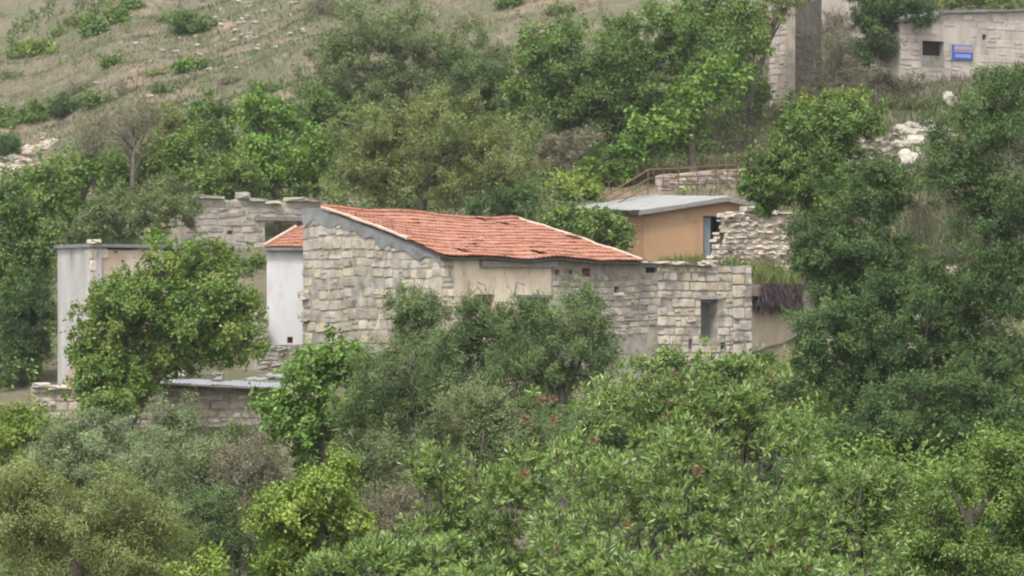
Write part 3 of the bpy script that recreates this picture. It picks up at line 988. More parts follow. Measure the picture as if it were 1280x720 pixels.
# =================================================================== white house left of the gable
wh = empty('white_house', tuple(P(356, 430, 109)), 'narrow white rendered house wing with a small red tiled hip roof', 'house')
FW = Frame(P(333.5, 0, 109), P(392, 0, 109.05))
aH = (FW.s_at(359), FW.s_at(366), FW.z_at(360, 429), FW.z_at(360, 421))
wall_core('wall', FW, 0, FW.L, FW.z_at(350, 434), lambda s: FW.z_at(350, 309), M['plaster_white'], wh, [aH], thick=.4)
box_fr('niche', FW, aH[0] + .005, aH[1] - .005, aH[2] + .005, aH[3] - .005, -.35, -.15, M['redbrown'], wh)
FWs = Frame(FW.p(0, 0, -.4) - uB * -5.0 * 1.0, FW.p(0, 0, -.4))
wall_core('side_wall', Frame(FW.p(0, 0, -4.5), FW.p(0, 0, -.4)), 0, 4.1, FW.z_at(350, 434), lambda s: FW.z_at(350, 309), M['plaster_white'], wh, thick=.4, front=-.003)
c0 = FW.p(-.12, FW.z_at(350, 309), .22); c1 = FW.p(FW.L, FW.z_at(350, 309), .22)
c2 = FW.p(FW.L, FW.z_at(378, 277), -3.0); c3 = FW.p(.95, FW.z_at(350, 283), -3.0)
c4 = FW.p(-.12, FW.z_at(350, 309), -4.6)
def wr_pt(a, b):
    return (c0 * (1 - a) + c1 * a) * (1 - b) + (c3 * (1 - a) + c2 * a) * b


mb = MB()
q = [c0, c1, c2, c3]
mb.quad_pts([v + Vector((0, 0, -.02)) for v in q] + [v + Vector((0, 0, -.09)) for v in q], [(0, 1, 2, 3), (7, 6, 5, 4), (0, 4, 5, 1), (3, 2, 6, 7), (0, 3, 7, 4), (1, 5, 6, 2)])
q = [c0, c3, c4]
mb.quad_pts([v + Vector((0, 0, -.02)) for v in q] + [v + Vector((0, 0, -.09)) for v in q], [(0, 1, 2), (5, 4, 3), (0, 3, 4, 1), (1, 4, 5, 2), (2, 5, 3, 0)])
wroof = mb.build('roof', M['tile'], wh)
lay_tiles(wr_pt, 7, 7, wroof, 9)
box_fr('gutter', FW, -.16, FW.L, FW.z_at(350, 313), FW.z_at(350, 309.5), .02, .26, M['concrete'], wh)
tubep('hip_tile', [c0 + Vector((0, 0, .05)), c3 + Vector((0, 0, .05))], .08, M['verge'], wroof)
ruin_wall('terrace_wall', 322, 106, 384, 107.5, [(322, 446), (334, 431), (384, 432)], 476, 'stone_grey', 'small grey stone terrace wall under the white house wing', (.16, .28), (.3, .6), 29, cat='wall', amp=.05)
ruin_wall('broken_wall', 318, 108, 336, 108.3, [(318, 395), (326, 386), (336, 390)], 440, 'stone_pale', 'pale broken wall stub at the left edge of the white house', (.2, .3), (.3, .5), 30, 'mortar_pale', cat='wall', amp=.12)

# =================================================================== roofless ruin behind (left)
root, fr, core, top = ruin_wall('roofless_ruin', 232, 118, 402, 121, [(232, 262), (240, 249), (262, 246), (300, 250), (309, 246), (318, 251), (348, 254), (372, 250), (402, 252)], 311,
                                'stone_grey', 'roofless grey stone ruin with a timber lintel behind the round leafy tree', (.24, .38), (.4, .85), 41, 'mortar_pale',
                                holes_px=[(283, 288, 291, 296 - 3), (331, 276, 378, 311)], cat='ruin', amp=.07, proud=.05, gap=.03, limit=200)
box_fr('timber_lintel', fr, fr.s_at(318), fr.s_at(382), fr.z_at(350, 276), fr.z_at(350, 271), -.2, .12, M['wood_grey'], root)
box_fr('floor_ledge', fr, -.05, fr.s_at(331), fr.z_at(280, 313), fr.z_at(280, 309), 0, .14, M['stone_grey'], root)
fl = Frame(fr.p(0, 0, -5), fr.p(0, 0, -.5))
wall_core('side_wall', fl, 0, 4.5, CAMZ + 1, rough_top(lambda s: fr.z_at(232, 262) , .2, 1.5, 6), M['mortar_pale'], root, thick=.5)
r = random.Random(8)
for px_, w_, h_ in ((238, 1.0, .12), (252, .8, .14), (266, .9, .12), (304, .55, .28), (322, .9, .14), (340, .8, .16), (368, .9, .2), (388, .8, .16)):
    s_ = fr.s_at(px_)
    place('cap_stone', PROTO['stone_grey'][r.randrange(12)], fr.mat(s_ - w_ / 2, top(s_) - .05, w_, h_, .25) @ Matrix.Translation((0, .2, 0)), root)

# =================================================================== tall tower like house on the left
tw = empty('tall_house', tuple(P(112, 490, 100)), 'tall flat roofed house corner with grey rendered side and pinkish front', 'house')
T0 = P(113.5, 0, 100); T0.z = 0
FTl = Frame(P(72, 0, 103.4), T0)
FTr = Frame(T0, P(205, 0, 102.0))
ztop = Zat(309, 100)
wall_core('side_wall', FTl, 0, FTl.L, CAMZ - 4.6, lambda s: ztop, M['plaster_grey'], tw, thick=.4)
hl = [(FTr.s_at(a), FTr.s_at(b), FTr.z_at(a, d), FTr.z_at(a, c)) for a, b, c, d in ((143, 147, 312, 316), (152, 155, 325, 328))]
fw_ = wall_core('front_wall', FTr, .4, FTr.L, CAMZ - 4.6, lambda s: ztop - .1, M['plaster_pink'], tw, hl, thick=.4)
for k in range(11):
    z_ = ztop - .42 - k * .42
    place('quoin', PROTO['stone_pale'][k % 12], FTr.mat(-.02, z_, .5 if k % 2 else .75, .40, .05), fw_)
box_fr('front_edge', FTr, .004, .398, CAMZ - 4.6, ztop - .1, -.4, .0, M['plaster_grey'], tw)
mb = MB()
p = [FTl.p(-.1, 0, .12), T0 + Vector((0, -.2, 0)), FTr.p(FTr.L, 0, .14), FTr.p(FTr.L, 0, -4.5), FTl.p(-.1, 0, -3.5)]
lo_, hi_ = Vector((0, 0, ztop + .002)), Vector((0, 0, ztop + .12))
mb.quad_pts([v + lo_ for v in p] + [v + hi_ for v in p], [(4, 3, 2, 1, 0), (5, 6, 7, 8, 9)] + [(i, (i + 1) % 5, (i + 1) % 5 + 5, i + 5) for i in range(5)])
mb.build('roof_slab', M['concrete'], tw)
place('roof_stone', PROTO['stone_pale'][2], FTr.mat(-.1, ztop + .12, .42, .16, .2), tw)

# =================================================================== lower walls with flat metal roof
root, fr, core, top = ruin_wall('yard_wall', 40, 95, 196, 96, [(40, 484), (46, 483), (84, 484), (88, 446), (98, 440), (104, 470), (112, 500), (128, 505), (135, 487), (170, 482), (196, 477)], 545,
                                'stone_pale', 'crumbling pale yard wall with a jagged stump at far left', (.22, .38), (.35, .7), 51, 'mortar_pale', cat='wall', amp=.07, limit=200)
for px_, w_ in ((52, .6), (74, .8), (97, .5), (150, .6)):
    s_ = fr.s_at(px_)
    place('cap_stone', PROTO['stone_pale'][int(px_) % 12], fr.mat(s_ - w_ / 2, top(s_) - .04, w_, .16, .25) @ Matrix.Translation((0, .2, 0)), root)
root, frl, core, topl = ruin_wall('shed_wall', 187, 95.4, 352, 96.5, [(187, 480), (240, 484), (352, 488)], 550,
                                  'stone_pale', 'long low stone shed wall under a pale flat metal roof', (.16, .32), (.3, .75), 53, 'mortar_pale', cat='shed', amp=.03, limit=280)
lr0 = P(186, 478, 94.9); lr1 = P(368, 486, 96.2)
sheet_roof('roof', lr0, (lr1 - lr0), Vector((.4, 3.4, .02)), 10, .012, M['metal_blue'], root, sheets=7, seed=4)
mb = MB()
a, b = lr0 + Vector((.05, .05, -.17)), lr1 + Vector((0, .05, -.17))
w_ = Vector((0, .1, 0)); h_ = Vector((0, 0, .11))
mb.hexa([a, b, b + w_, a + w_, a + h_, b + h_, b + w_ + h_, a + w_ + h_])
mb.build('eave_beam', M['wood_dark'], root)
# loose things on the flat roof
for px_, py_, w_, m_, lab in ((272, 469, .42, 'stone_rubble', 'reddish brown stone weighting the flat metal roof'), (212, 466, .9, 'stone_grey', 'grey block behind the left end of the flat metal roof')):
    o = place('stone_block', PROTO[m_][5], Frame(P(px_ - 8, 0, 98.5), P(px_ + 8, 0, 98.5)).mat(0, Zat(py_ + 5.5, 98.5), w_, w_ * .55, .35))
    tag(o, lab, 'stone')
for k, (x0, y0, x1, y1, lab) in enumerate(((300, 474, 372, 477, 'flat grey metal sheet lying behind the shed roof'), (325, 468, 400, 477, 'bluish corrugated sheet half hidden by the bright tree'),
                                           (372, 484, 396, 486, 'small white sheet poking into the bright green tree'))):
    a, b = P(x0, y0, 101 - 3 * (k == 2)), P(x1, y1, 101 - 3 * (k == 2))
    e = empty('metal_sheet', tuple(a), lab, 'metal sheet')
    sheet_roof('sheet', a, b - a, Vector((.2, 1.6, .02)), 12, .015, M['metal_roof'], e, sheets=1, seed=k, part='sheet')

# =================================================================== ruins in the upper right
tower = empty('ruined_tower', tuple(P(983, 135, 142)), 'tall narrow stone ruin, pale end wall and shaded brown side', 'ruin')
R0 = P(983, 0, 142); R0.z = 0
F1 = Frame(P(962, 0, 143.5), R0); F2 = Frame(R0, P(1027, 0, 150))
c_ = wall_core('end_wall', F1, 0, F1.L, Zat(150, 142), lambda s: Zat(-25, 142), M['mortar_pale'], tower, thick=.5)
lay_stones('stone_upper', F1, 0, F1.L, Zat(146, 142), lambda s: Zat(-24, 142), c_, (.25, .45), (.3, .7), seed=3, limit=80, proud=.035, gap=.025)
c_ = wall_core('side_wall', F2, .5, F2.L, Zat(150, 142), rough_top(lambda s: Zat(-25, 142), .5, 1, 3), surf_mat('old_brown_shaded', [(.10, .09, .075), (.16, .14, .115), (.22, .19, .16)], 1.6, bump=.5), tower, thick=.5)  # shade of this face is put into its brown core and stone colours
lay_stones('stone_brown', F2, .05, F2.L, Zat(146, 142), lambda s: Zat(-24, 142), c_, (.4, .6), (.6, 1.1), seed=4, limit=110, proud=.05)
# pale house behind the bare shrub
ph = empty('pale_building', tuple(P(1045, 60, 160)), 'pale building glimpsed through the bare grey shrub at top', 'house')
FP_ = Frame(P(1022, 0, 160), P(1072, 0, 161))
wall_core('wall', FP_, 0, FP_.L, Zat(85, 160), lambda s: Zat(-10, 160), M['plaster_upper'], ph, [(1.0, 1.7, Zat(40, 160), Zat(18, 160))], thick=.4)
box_fr('window', FP_, 1.01, 1.69, Zat(40, 160) + .01, Zat(18, 160) - .01, -.3, -.15, M['dark'], ph)

uh = empty('upper_house', tuple(P(1125, 110, 150)), 'flat roofed pinkish stone house on the slope with a small blue sign', 'house')
U0 = P(1124.5, 0, 150); U0.z = 0
FU = Frame(U0, P(1330, 0, 156))
ut = pwl([(0, FU.z_at(1126, 28)), (FU.s_at(1160), FU.z_at(1160, 24)), (FU.s_at(1175), FU.z_at(1175, 17)), (FU.L, FU.z_at(1330, 13))])
uw = (FU.s_at(1153), FU.s_at(1180), FU.z_at(1160, 84), FU.z_at(1160, 51))
uh2 = (FU.s_at(1228), FU.s_at(1233), FU.z_at(1230, 50), FU.z_at(1230, 43))
uwall = wall_core('wall', FU, 0, FU.L, FU.z_at(1126, 120), ut, M['plaster_upper'], uh, [uw, uh2], thick=.5)
lay_stones('stone_upper', FU, 0, FU.s_at(1150), FU.z_at(1126, 105), lambda s: ut(s) - .1, uwall, (.38, .5), (.5, .9), [uw], seed=61, proud=.035, gap=.03)
lay_stones('stone_upper', FU, FU.s_at(1150), FU.L, FU.z_at(1126, 105), lambda s: ut(s) - .05, uwall, (.38, .5), (.5, .9), [uw, uh2], seed=62, proud=.03, skip=.45, gap=.03, limit=150)
box_fr('window', FU, uw[0] + .01, uw[1] - .01, uw[2] + .6, uw[3] - .01, -.49, -.35, M['dark'], uh)
box_fr('window_fill', FU, uw[0] + .005, uw[1] - .005, uw[2] + .005, uw[2] + .62, -.45, -.12, M['mortar'], uh)
box_fr('hole', FU, uh2[0] + .005, uh2[1] - .005, uh2[2] + .005, uh2[3] - .005, -.45, -.2, M['dark'], uh)
mb = MB()
for i in range(24):
    s0_, s1_ = FU.L * i / 24 - (.15 if i == 0 else 0), FU.L * (i + 1) / 24
    z0_, z1_ = ut(max(0, s0_)) + .01, ut(s1_) + .01
    p = FU.p
    j0 = float(vnoise(i * .7, 1, 5)) * .1; j1 = float(vnoise((i + 1) * .7, 1, 5)) * .1
    mb.hexa([p(s0_, z0_, .2), p(s1_, z1_, .2), p(s1_, z1_, -5), p(s0_, z0_, -5), p(s0_, z0_ + .14 + j0, .2), p(s1_, z1_ + .14 + j1, .2), p(s1_, z1_ + .16, -5), p(s0_, z0_ + .16, -5)])
mb.build('roof_slab', M['concrete'], uh)
wall_core('side_wall', Frame(FU.p(0, 0, -4.8), FU.p(0, 0, -.5)), 0, 4.3, FU.z_at(1126, 120), lambda s: FU.z_at(1126, 30), M['plaster_upper'], uh, thick=.4, front=-.004)
# blue sign
sg = empty('blue_sign', tuple(FU.p(FU.s_at(1202), FU.z_at(1202, 66), .06)), 'small blue and pinkish sign fixed to the upper house wall', 'sign')
S0, S1 = FU.s_at(1188.5), FU.s_at(1214.5); ZS0, ZS1 = FU.z_at(1200, 75), FU.z_at(1200, 56.5)
box_fr('board', FU, S0, S1, ZS0, ZS1, .065, .10, M['sign_blue'], sg)
box_fr('upper_field', FU, S0 + .14, S1 - .01, (ZS0 + ZS1) / 2 + .01, ZS1 - .05, .10, .106, M['sign_light'], sg)
box_fr('red_stripe', FU, S0 + .14, S1 - .02, (ZS0 + ZS1) / 2 + .09, (ZS0 + ZS1) / 2 + .14, .106, .110, M['sign_red'], sg)
box_fr('lettering_band', FU, S0 + .22, S1 - .14, ZS0 + .12, ZS0 + .30, .10, .106, M['sign_text'], sg)
box_fr('edge_strip', FU, S0 - .10, S0 - .01, ZS0 - .02, ZS1, .065, .095, M['metal_blue'], sg)

# stone wall seen through the dark tree on the right
ruin_wall('hidden_wall', 1035, 104, 1215, 107, [(1035, 392), (1070, 385), (1090, 440), (1140, 440), (1150, 405), (1190, 330), (1215, 345)], 530, 'stone_pale',
          'pale stone wall seen through gaps in the dark tree', (.3, .45), (.4, .8), 71, 'mortar_pale', cat='ruined wall', amp=.2, limit=200)

# =================================================================== rocks
def rock_mesh(seed, flat=.7):
    r = np.random.default_rng(seed)
    import bmesh
    bm = bmesh.new()
    bmesh.ops.create_icosphere(bm, subdivisions=2, radius=1)
    off = Vector(r.random(3) * 20)
    for v in bm.verts:
        n = mnoise.noise(v.co * 1.3 + off) * .55 + mnoise.cell(v.co * 1.7 + off) * .22
        v.co = v.co * (1 + n)
        v.co.z *= flat
    me = bpy.data.meshes.new('rock')
    bm.to_mesh(me); bm.free()
    return me


ROCKS = []
for i in range(6):
    me = rock_mesh(i + 2); me.materials.append(M['rock']); ROCKS.append(me)


def rock(px, D, size, label, group=None, sx=1.3, i=0, sz=1.0, sink=.15, zz=None):
    x = (px - 640) * D / FP
    z = tz(x, D) if zz is None else zz
    rr = random.Random(int(px * 7 + D))
    m = Matrix.Translation((x, D, z + size * (.5 - sink) * sz)) @ Matrix.Rotation(rr.uniform(0, 6.28), 4, 'Z') @ Matrix.Diagonal((size * sx, size, size * sz, 1))
    o = place('rock', ROCKS[i % 6], m)
    tag(o, label, 'rock', group)
    return o


def hill_D(px, py, lo=120, hi=235):
    """distance at which the slope is met along the given line of sight"""
    Ds = np.arange(lo, hi, .5)
    xs = (px - 640) * Ds / FP
    z = terrain_z(xs, Ds)
    w = CAMZ + (360 - py) * Ds / FP
    k = np.nonzero(z >= w)[0]
    return float(Ds[k[0]]) if len(k) else hi


rr = random.Random(12)
G = 'white stones scattered on the grassy hillside'
for px_, py_ in [(203, 66), (220, 67), (188, 80), (292, 53), (302, 46), (313, 44), (291, 57), (362, 48), (380, 43), (376, 50), (270, 58), (235, 97), (247, 60), (150, 15), (219, 16), (275, 33), (298, 30), (365, 6), (187, 123), (74, 15), (120, 105), (232, 132), (262, 90), (330, 25), (345, 62)]:
    d = hill_D(px_, py_)
    rock(px_, d, rr.uniform(.08, .19), 'small white stone lying in the dry grass of the hillside', G, i=rr.randrange(6))
for px_, D_, s_, lab, sx_, sz_ in [(1185, 137, .62, 'pale upright boulder on the slope below the upper house', 1.0, 1.5), (1150, 127, .85, 'large pale boulder beside the dark tree top', 1.4, 1.0),
                              (1135, 124.5, .65, 'white rock just under the large pale boulder', 1.1, 1.3), (1176, 127.5, .5, 'pale rock right of the large boulder', 1.5, .8),
                              (1120, 128, .5, 'flat grey slab of rock left of the boulders', 2.0, .35), (1205, 131, .45, 'small pale rock nearest the right tree crown', 1.2, .8),
                              (1050, 92, .45, 'grey rock on the ground under the dark tree', 1.2, .8), (1170, 92, .6, 'rounded pale rock at the foot of the dark tree', 1.4, .7)]:
    rock(px_, hill_D(px_, {1185: 134, 1150: 188, 1135: 208, 1176: 180, 1120: 186, 1205: 172}[px_]) if px_ in (1185, 1150, 1135, 1176, 1120, 1205) else D_, s_ * (.72 if D_ > 100 else 1), lab, None, sx_, int(px_), sz_)

# rubble on the bare slope at the left edge
def scree(name, n, fx, size, m, label, seed):
    g = np.random.default_rng(seed)
    base = ROCKS[0]
    nv = len(ROCKS[0].vertices)
    co = [np.array([v.co[:] for v in me.vertices]) for me in ROCKS]
    fc = [np.array([p.vertices[:] for p in me.polygons]) for me in ROCKS]
    V, F = [], []
    b = 0
    for k in range(n):
        x, y = fx(g)
        s = size[0] + (size[1] - size[0]) * g.random() ** 3
        a = g.random() * 6.28
        R = np.array([[math.cos(a), -math.sin(a), 0], [math.sin(a), math.cos(a), 0], [0, 0, 1]])
        i = g.integers(6)
        v = (co[i] * np.array([s * 1.3, s, s * .8])) @ R.T + np.array([x, y, tz(x, y) + s * .15])
        V.append(v); F.append(fc[i] + b); b += nv
    o = link(name, mesh_np(name, np.concatenate(V), np.concatenate(F)), None, m)
    tag(o, label, 'rubble', None, 'stuff')


def _scree_left(g):
    t = g.random()
    px = 62 * (1 - t) - 25 * t + g.normal() * 9
    D = 166 - 20 * t + g.normal() * 1.5
    return (px - 640) * D / FP, D


scree('rubble', 900, _scree_left, (.08, .42), M['rock_warm'], 'pale broken rock rubble spilling down the bare bank at far left', 3)
_sl = lambda g: ((lambda px, D: ((px - 640) * D / FP, D))(g.normal(1110, 28), g.normal(134, 2.2)))
scree('rubble', 130, _sl, (.08, .35), surf_mat('rock_violet', [(.16, .14, .14), (.24, .215, .21), (.36, .33, .31)], 3), 'grey stone debris on the bank below the upper house', 5)
_sl2 = lambda g: ((lambda px, D: ((px - 640) * D / FP, D))(g.normal(310, 75), 200 + g.normal() * 13))
_sl3 = lambda g: ((lambda px, D: ((px - 640) * D / FP, D))(g.normal(1152, 20), g.normal(137, 2.2)))
scree('rubble', 80, _sl3, (.15, .6), M['rock'], 'pale broken rock outcrop on the slope left of the tallest dark tree', 7)
scree('rubble', 420, _sl2, (.05, .24), M['rock'], 'tiny pale stones strewn along a bare strip of the far hillside', 6)

# =================================================================== vegetation
SP = {   # leaf length (m at 100 m), width ratio, cover, clump size
    'deep':   dict(mat='deep', L=.115, w=.55, cover=5.8, clump=.26, up=.35),
    'dark':   dict(mat='dark', L=.12, w=.30, cover=7.0, clump=.25, up=.25),
    'mid':    dict(mat='mid', L=.125, w=.6, cover=4.8, clump=.27, up=.4),
    'bright': dict(mat='bright', L=.14, w=.7, cover=4.6, clump=.26, up=.5),
    'lime':   dict(mat='lime', L=.12, w=.6, cover=4.4, clump=.28, up=.45),
    'olive':  dict(mat='olive', L=.105, w=.36, cover=4.6, clump=.22, up=.3),
    'grey':   dict(mat='grey', L=.10, w=.36, cover=4.4, clump=.22, up=.25),
    'silver': dict(mat='silver', L=.10, w=.32, cover=4.2, clump=.22, up=.25),
    'fine':   dict(mat='fine', L=.085, w=.34, cover=4.8, clump=.22, up=.2),
    'rusty':  dict(mat='rusty', L=.12, w=.6, cover=5.0, clump=.24, up=.4),
    'twiggy': dict(mat='twiggy', L=.11, w=.22, cover=2.0, clump=.26, up=.1),
    'bare':   dict(mat='twiggy', L=.14, w=.14, cover=1.0, clump=.3, up=.1),
}
TOTAL = [0]


def unit(v):
    return v / np.maximum(np.linalg.norm(v, axis=-1, keepdims=True), 1e-6)


def crown_points(blobs, sp, g, dens=1.0, lump=.34):
    """clump centres, blob centres, clump radii"""
    C, B, R = [], [], []
    for (c, rad) in blobs:
        size = math.sqrt(rad[0] * rad[2])
        rc = min(max(sp['clump'] * size, .35), 1.15)
        k = int(max(7, 2.6 * (size / rc) ** 2 * 1.5))
        d = unit(g.normal(size=(k, 3)))
        d[:, 2] = np.where((d[:, 2] < -.3) & (g.random(k) < .5), -d[:, 2], d[:, 2])
        f = .62 + .32 * g.random(k) ** .7
        inner = g.random(k) < .22
        f = np.where(inner, .15 + .5 * g.random(k), f)
        f = f * (1 + lump * g.normal(size=k) * .6)
        pos = np.array(c) + d * np.array(rad) * f[:, None]
        C.append(pos); B.append(np.repeat(np.array([c]), k, 0)); R.append(rc * (.45 + .85 * g.random(k)))
    return np.concatenate(C), np.concatenate(B), np.concatenate(R)


def leaves_from(C, B, R, n, L, wr, up, g, sub=11, spread=.38):
    k = len(C)
    sd = unit(g.normal(size=(k, sub, 3)))
    sr = g.random((k, sub, 1)) ** .4
    S = C[:, None, :] + sd * sr * R[:, None, None] * np.array([1, 1, .82])
    S = S.reshape(-1, 3)
    SR = np.repeat(R, sub) * (.26 + .2 * g.random(k * sub))
    SC_ = np.repeat(C, sub, 0); SB = np.repeat(B, sub, 0)
    ct = np.repeat(g.normal(size=k), sub); st = g.normal(size=k * sub)
    wgt = np.repeat(R ** 2 * (.5 + g.random(k)), sub) * (.15 + 1.3 * g.random(k * sub) ** 1.6); wgt /= wgt.sum()
    idx = g.choice(len(S), n, p=wgt)
    off = g.normal(size=(n, 3)) * .55
    pos = S[idx] + off * SR[idx][:, None]
    outd = unit(pos - SC_[idx]) * .45 + unit(pos - SB[idx]) * .35
    nr = unit(outd + np.array([0, 0, up]) + g.normal(size=(n, 3)) * .55)
    ax = unit(np.cross(nr, g.normal(size=(n, 3))) + outd * .4)
    sdv = unit(np.cross(nr, ax))
    ll = L * (.65 + .7 * g.random(n))[:, None]
    ww = ll * wr * .5
    V = np.stack([pos, pos + ax * ll * .5 + sdv * ww, pos + ax * ll, pos + ax * ll * .5 - sdv * ww], 1).reshape(-1, 3)
    F = (np.arange(n)[:, None] * 4 + np.arange(4)[None, :])
    tint = .5 + .13 * ct[idx] + .10 * st[idx] + .10 * g.normal(size=n)
    return V, F, np.repeat(np.clip(tint, 0, 1), 4)


def trunk_and_limbs(root, base, blobs, C, g, rad, m, split=False, nl=7, twigs=0):
    top = np.array(blobs[0][0]); low = top - np.array([0, 0, blobs[0][1][2] * .35])
    b = np.array(base)
    r = random.Random(int(abs(base[0] * 100)))
    mid = b * .5 + low * .5 + np.array([r.uniform(-.2, .2), r.uniform(-.2, .2), 0])
    mb = MB()
    mb.tube([tuple(b - np.array([0, 0, .3])), tuple(b * .8 + mid * .2), tuple(mid), tuple(low)], [rad * 1.25, rad, rad * .85, rad * .6], 8)
    lims = []
    idx = g.choice(len(C), min(nl, len(C)), replace=False)
    for i in idx:
        t = C[i]
        st = mid * (1 - .7 * r.random()) + low * .7 * r.random()
        st = mid + (low - mid) * r.uniform(.2, 1)
        m1 = st * .5 + t * .5 + np.array([r.uniform(-.3, .3), r.uniform(-.3, .3), r.uniform(-.1, .4)]) * max(.4, rad * 3)
        lims.append(([tuple(st), tuple(st * .7 + m1 * .3 + np.array([0, 0, .05])), tuple(m1), tuple(t)], [rad * .5, rad * .4, rad * .28, rad * .08]))
    if split:
        tr = mb.build('trunk', m, root, True)
        for pts, rd in lims:
            lb = MB(); lb.tube(pts, rd, 6); lb.build('limb', m, root, True)
    else:
        for pts, rd in lims: mb.tube(pts, rd, 5)
        tr = mb.build('trunk', m, root, True)
    if twigs:
        n = twigs
        k = g.integers(len(C), size=n)
        a = C[k] + g.normal(size=(n, 3)) * .25
        dirn = unit(unit(C[k] - low) + g.normal(size=(n, 3)) * .6 + np.array([0, 0, .3]))
        ln = (.15 + .35 * g.random(n))[:, None] * (base[1] / 100)
        s_ = unit(np.cross(dirn, g.normal(size=(n, 3)))) * .009
        V = np.stack([a - s_, a + s_, a + dirn * ln * .5 + s_ * .6, a + dirn * ln], 1).reshape(-1, 3)
        F = np.arange(n)[:, None] * 4 + np.arange(4)[None, :]
        me = mesh_np('twigs', V, F, {'tint': np.repeat(.3 + .4 * g.random(n), 4)})
        o = link('twigs', me, root, LM['twiggy'])
        o['kind'] = 'stuff'
    return tr


NTREE = [0]


def tree(name, D, blobs_px, species, label, cat='tree', group=None, base=None, rad=None, split=False, twigs=0, dens=1.0, bark='bark', deep=1.0, Lk=1.0, nl=7):
    NTREE[0] += 1
    g = np.random.default_rng(zlib.crc32(label.encode()))
    sp = SP[species]
    s = D / FP
    blobs = []
    area = 0
    for b in blobs_px:
        px, py, rx, rz = b[:4]
        dd = b[4] if len(b) > 4 else 0
        c = P(px, py, D + dd)
        X, Z_ = rx * s, rz * s
        blobs.append(((c.x, c.y, c.z), (X, min(X, 1.3 * Z_) * .85 * deep, Z_)))
        area += math.pi * X * Z_
    C, B, R = crown_points(blobs, sp, g)
    L = sp['L'] * (D / 100) ** .75 * Lk
    n = int(sp['cover'] * dens * area / (.5 * L * L * sp['w']))
    n = min(n, 90000)
    bx = base if base is not None else blobs_px[0][0]
    x = (bx - 640) * s
    gz = tz(x, D)
    root = empty(name, (x, D, gz), label, cat, group)
    V, F, tint = leaves_from(C, B, R, n, L, sp['w'], sp['up'], g)
    crown = link('crown', mesh_np('crown', V, F, {'tint': tint}), root, LM[sp['mat']])
    TOTAL[0] += n
    rad = rad or (.05 + .035 * math.sqrt(area))
    trunk_and_limbs(root, (x, D, gz), blobs, C, g, rad, M[bark], split, nl, twigs)
    return root


GB = 'trees behind the ruined houses'
# far belt behind the houses, left to right
tree('tree', 112, [(30, 300, 44, 60), (20, 350, 40, 50), (5, 260, 30, 40)], 'deep', 'dark green tree at the left edge above the yard wall', group=GB)
tree('tree', 105, [(36, 400, 40, 55), (20, 455, 40, 50)], 'dark', 'dark bushy tree left of the tall grey rendered house', group=GB)
tree('tree', 122, [(60, 235, 38, 42), (40, 275, 36, 40)], 'mid', 'green tree beside the rubble bank at left', group=GB)
tree('tree', 124, [(105, 225, 22, 30), (95, 265, 25, 30)], 'bright', 'bright green tree just right of the rubble bank', group=GB)
tree('tree', 116, [(150, 280, 50, 42), (200, 262, 46, 40), (115, 300, 40, 30)], 'grey', 'wide grey green tree above the tall flat roofed house', group=GB, twigs=300)
tree('tree', 126, [(180, 215, 52, 34), (225, 200, 40, 38), (150, 235, 30, 26)], 'mid', 'light green tree around the bare dark trunk', group=GB)
tree('bare_tree', 123, [(168, 160, 40, 34)], 'bare', 'leafless looking tree with dark forked trunk on the left slope', base=165, rad=.13, split=True, twigs=900, nl=12, dens=1.6)
tree('bare_tree', 124, [(112, 180, 22, 40)], 'bare', 'thin bare grey tree nearest the rubble bank', base=120, rad=.08, split=True, twigs=600, nl=8, bark='bark_grey')
tree('tree', 121, [(295, 222, 40, 36), (262, 232, 30, 26)], 'mid', 'green tree rising over the left end of the roofless ruin', group=GB)
tree('tree', 123, [(345, 215, 46, 40), (320, 190, 26, 24)], 'bright', 'bright green tree above the middle of the roofless ruin', group=GB)
tree('tree', 124, [(393, 215, 34, 38), (400, 180, 20, 20)], 'bright', 'vivid green tree left of the big olive', group=GB)
tree('tree', 136, [(325, 150, 42, 38), (360, 165, 26, 26)], 'bright', 'yellow green tree in the middle of the left slope', group=GB)
tree('tree', 138, [(262, 152, 34, 32), (240, 170, 24, 24)], 'deep', 'darker tree at the foot of the bare hillside', group=GB)
tree('tree', 134, [(210, 150, 24, 22), (220, 180, 26, 24)], 'olive', 'small dull green tree left of the darker slope tree', group=GB)
tree('tree', 146, [(480, 55, 76, 62), (420, 105, 58, 58), (550, 90, 66, 70), (470, 130, 66, 52)], 'grey', 'huge grey green tree on the slope above the big olive', group=GB, twigs=1800, dens=1.05)
tree('tree', 140, [(395, 150, 32, 46), (430, 160, 30, 30)], 'deep', 'dark lower left flank tree beside the huge grey green one', group=GB)
tree('tree', 143, [(600, 110, 46, 60), (620, 160, 36, 40)], 'fine', 'slender grey green tree between the two largest crowns', group=GB, twigs=400)
tree('olive_tree', 120, [(540, 175, 84, 58), (470, 190, 60, 58), (612, 200, 62, 50), (540, 228, 96, 40), (440, 230, 34, 36), (630, 235, 40, 30)], 'olive', 'big spreading olive with crooked grey limbs behind the tiled roof', 'tree', None, base=520, rad=.26, split=True, twigs=1400, bark='bark', nl=16, dens=.72)
tree('tree', 134, [(745, 90, 84, 76), (835, 62, 78, 58), (790, 140, 80, 50), (700, 140, 50, 50), (890, 80, 50, 60), (765, 175, 70, 34)], 'deep', 'largest rounded dark green tree above the orange shed', group=GB, dens=1.1)
tree('tree', 137, [(880, 20, 60, 40), (930, 50, 34, 50)], 'mid', 'green tree at top right of the largest rounded one', group=GB)
tree('fig_tree', 129, [(868, 132, 44, 36), (830, 165, 44, 30), (905, 100, 30, 34), (800, 190, 34, 22), (850, 178, 46, 22), (765, 215, 34, 18)], 'bright', 'leafy lighter green fig in front of the largest rounded tree', 'tree', GB)
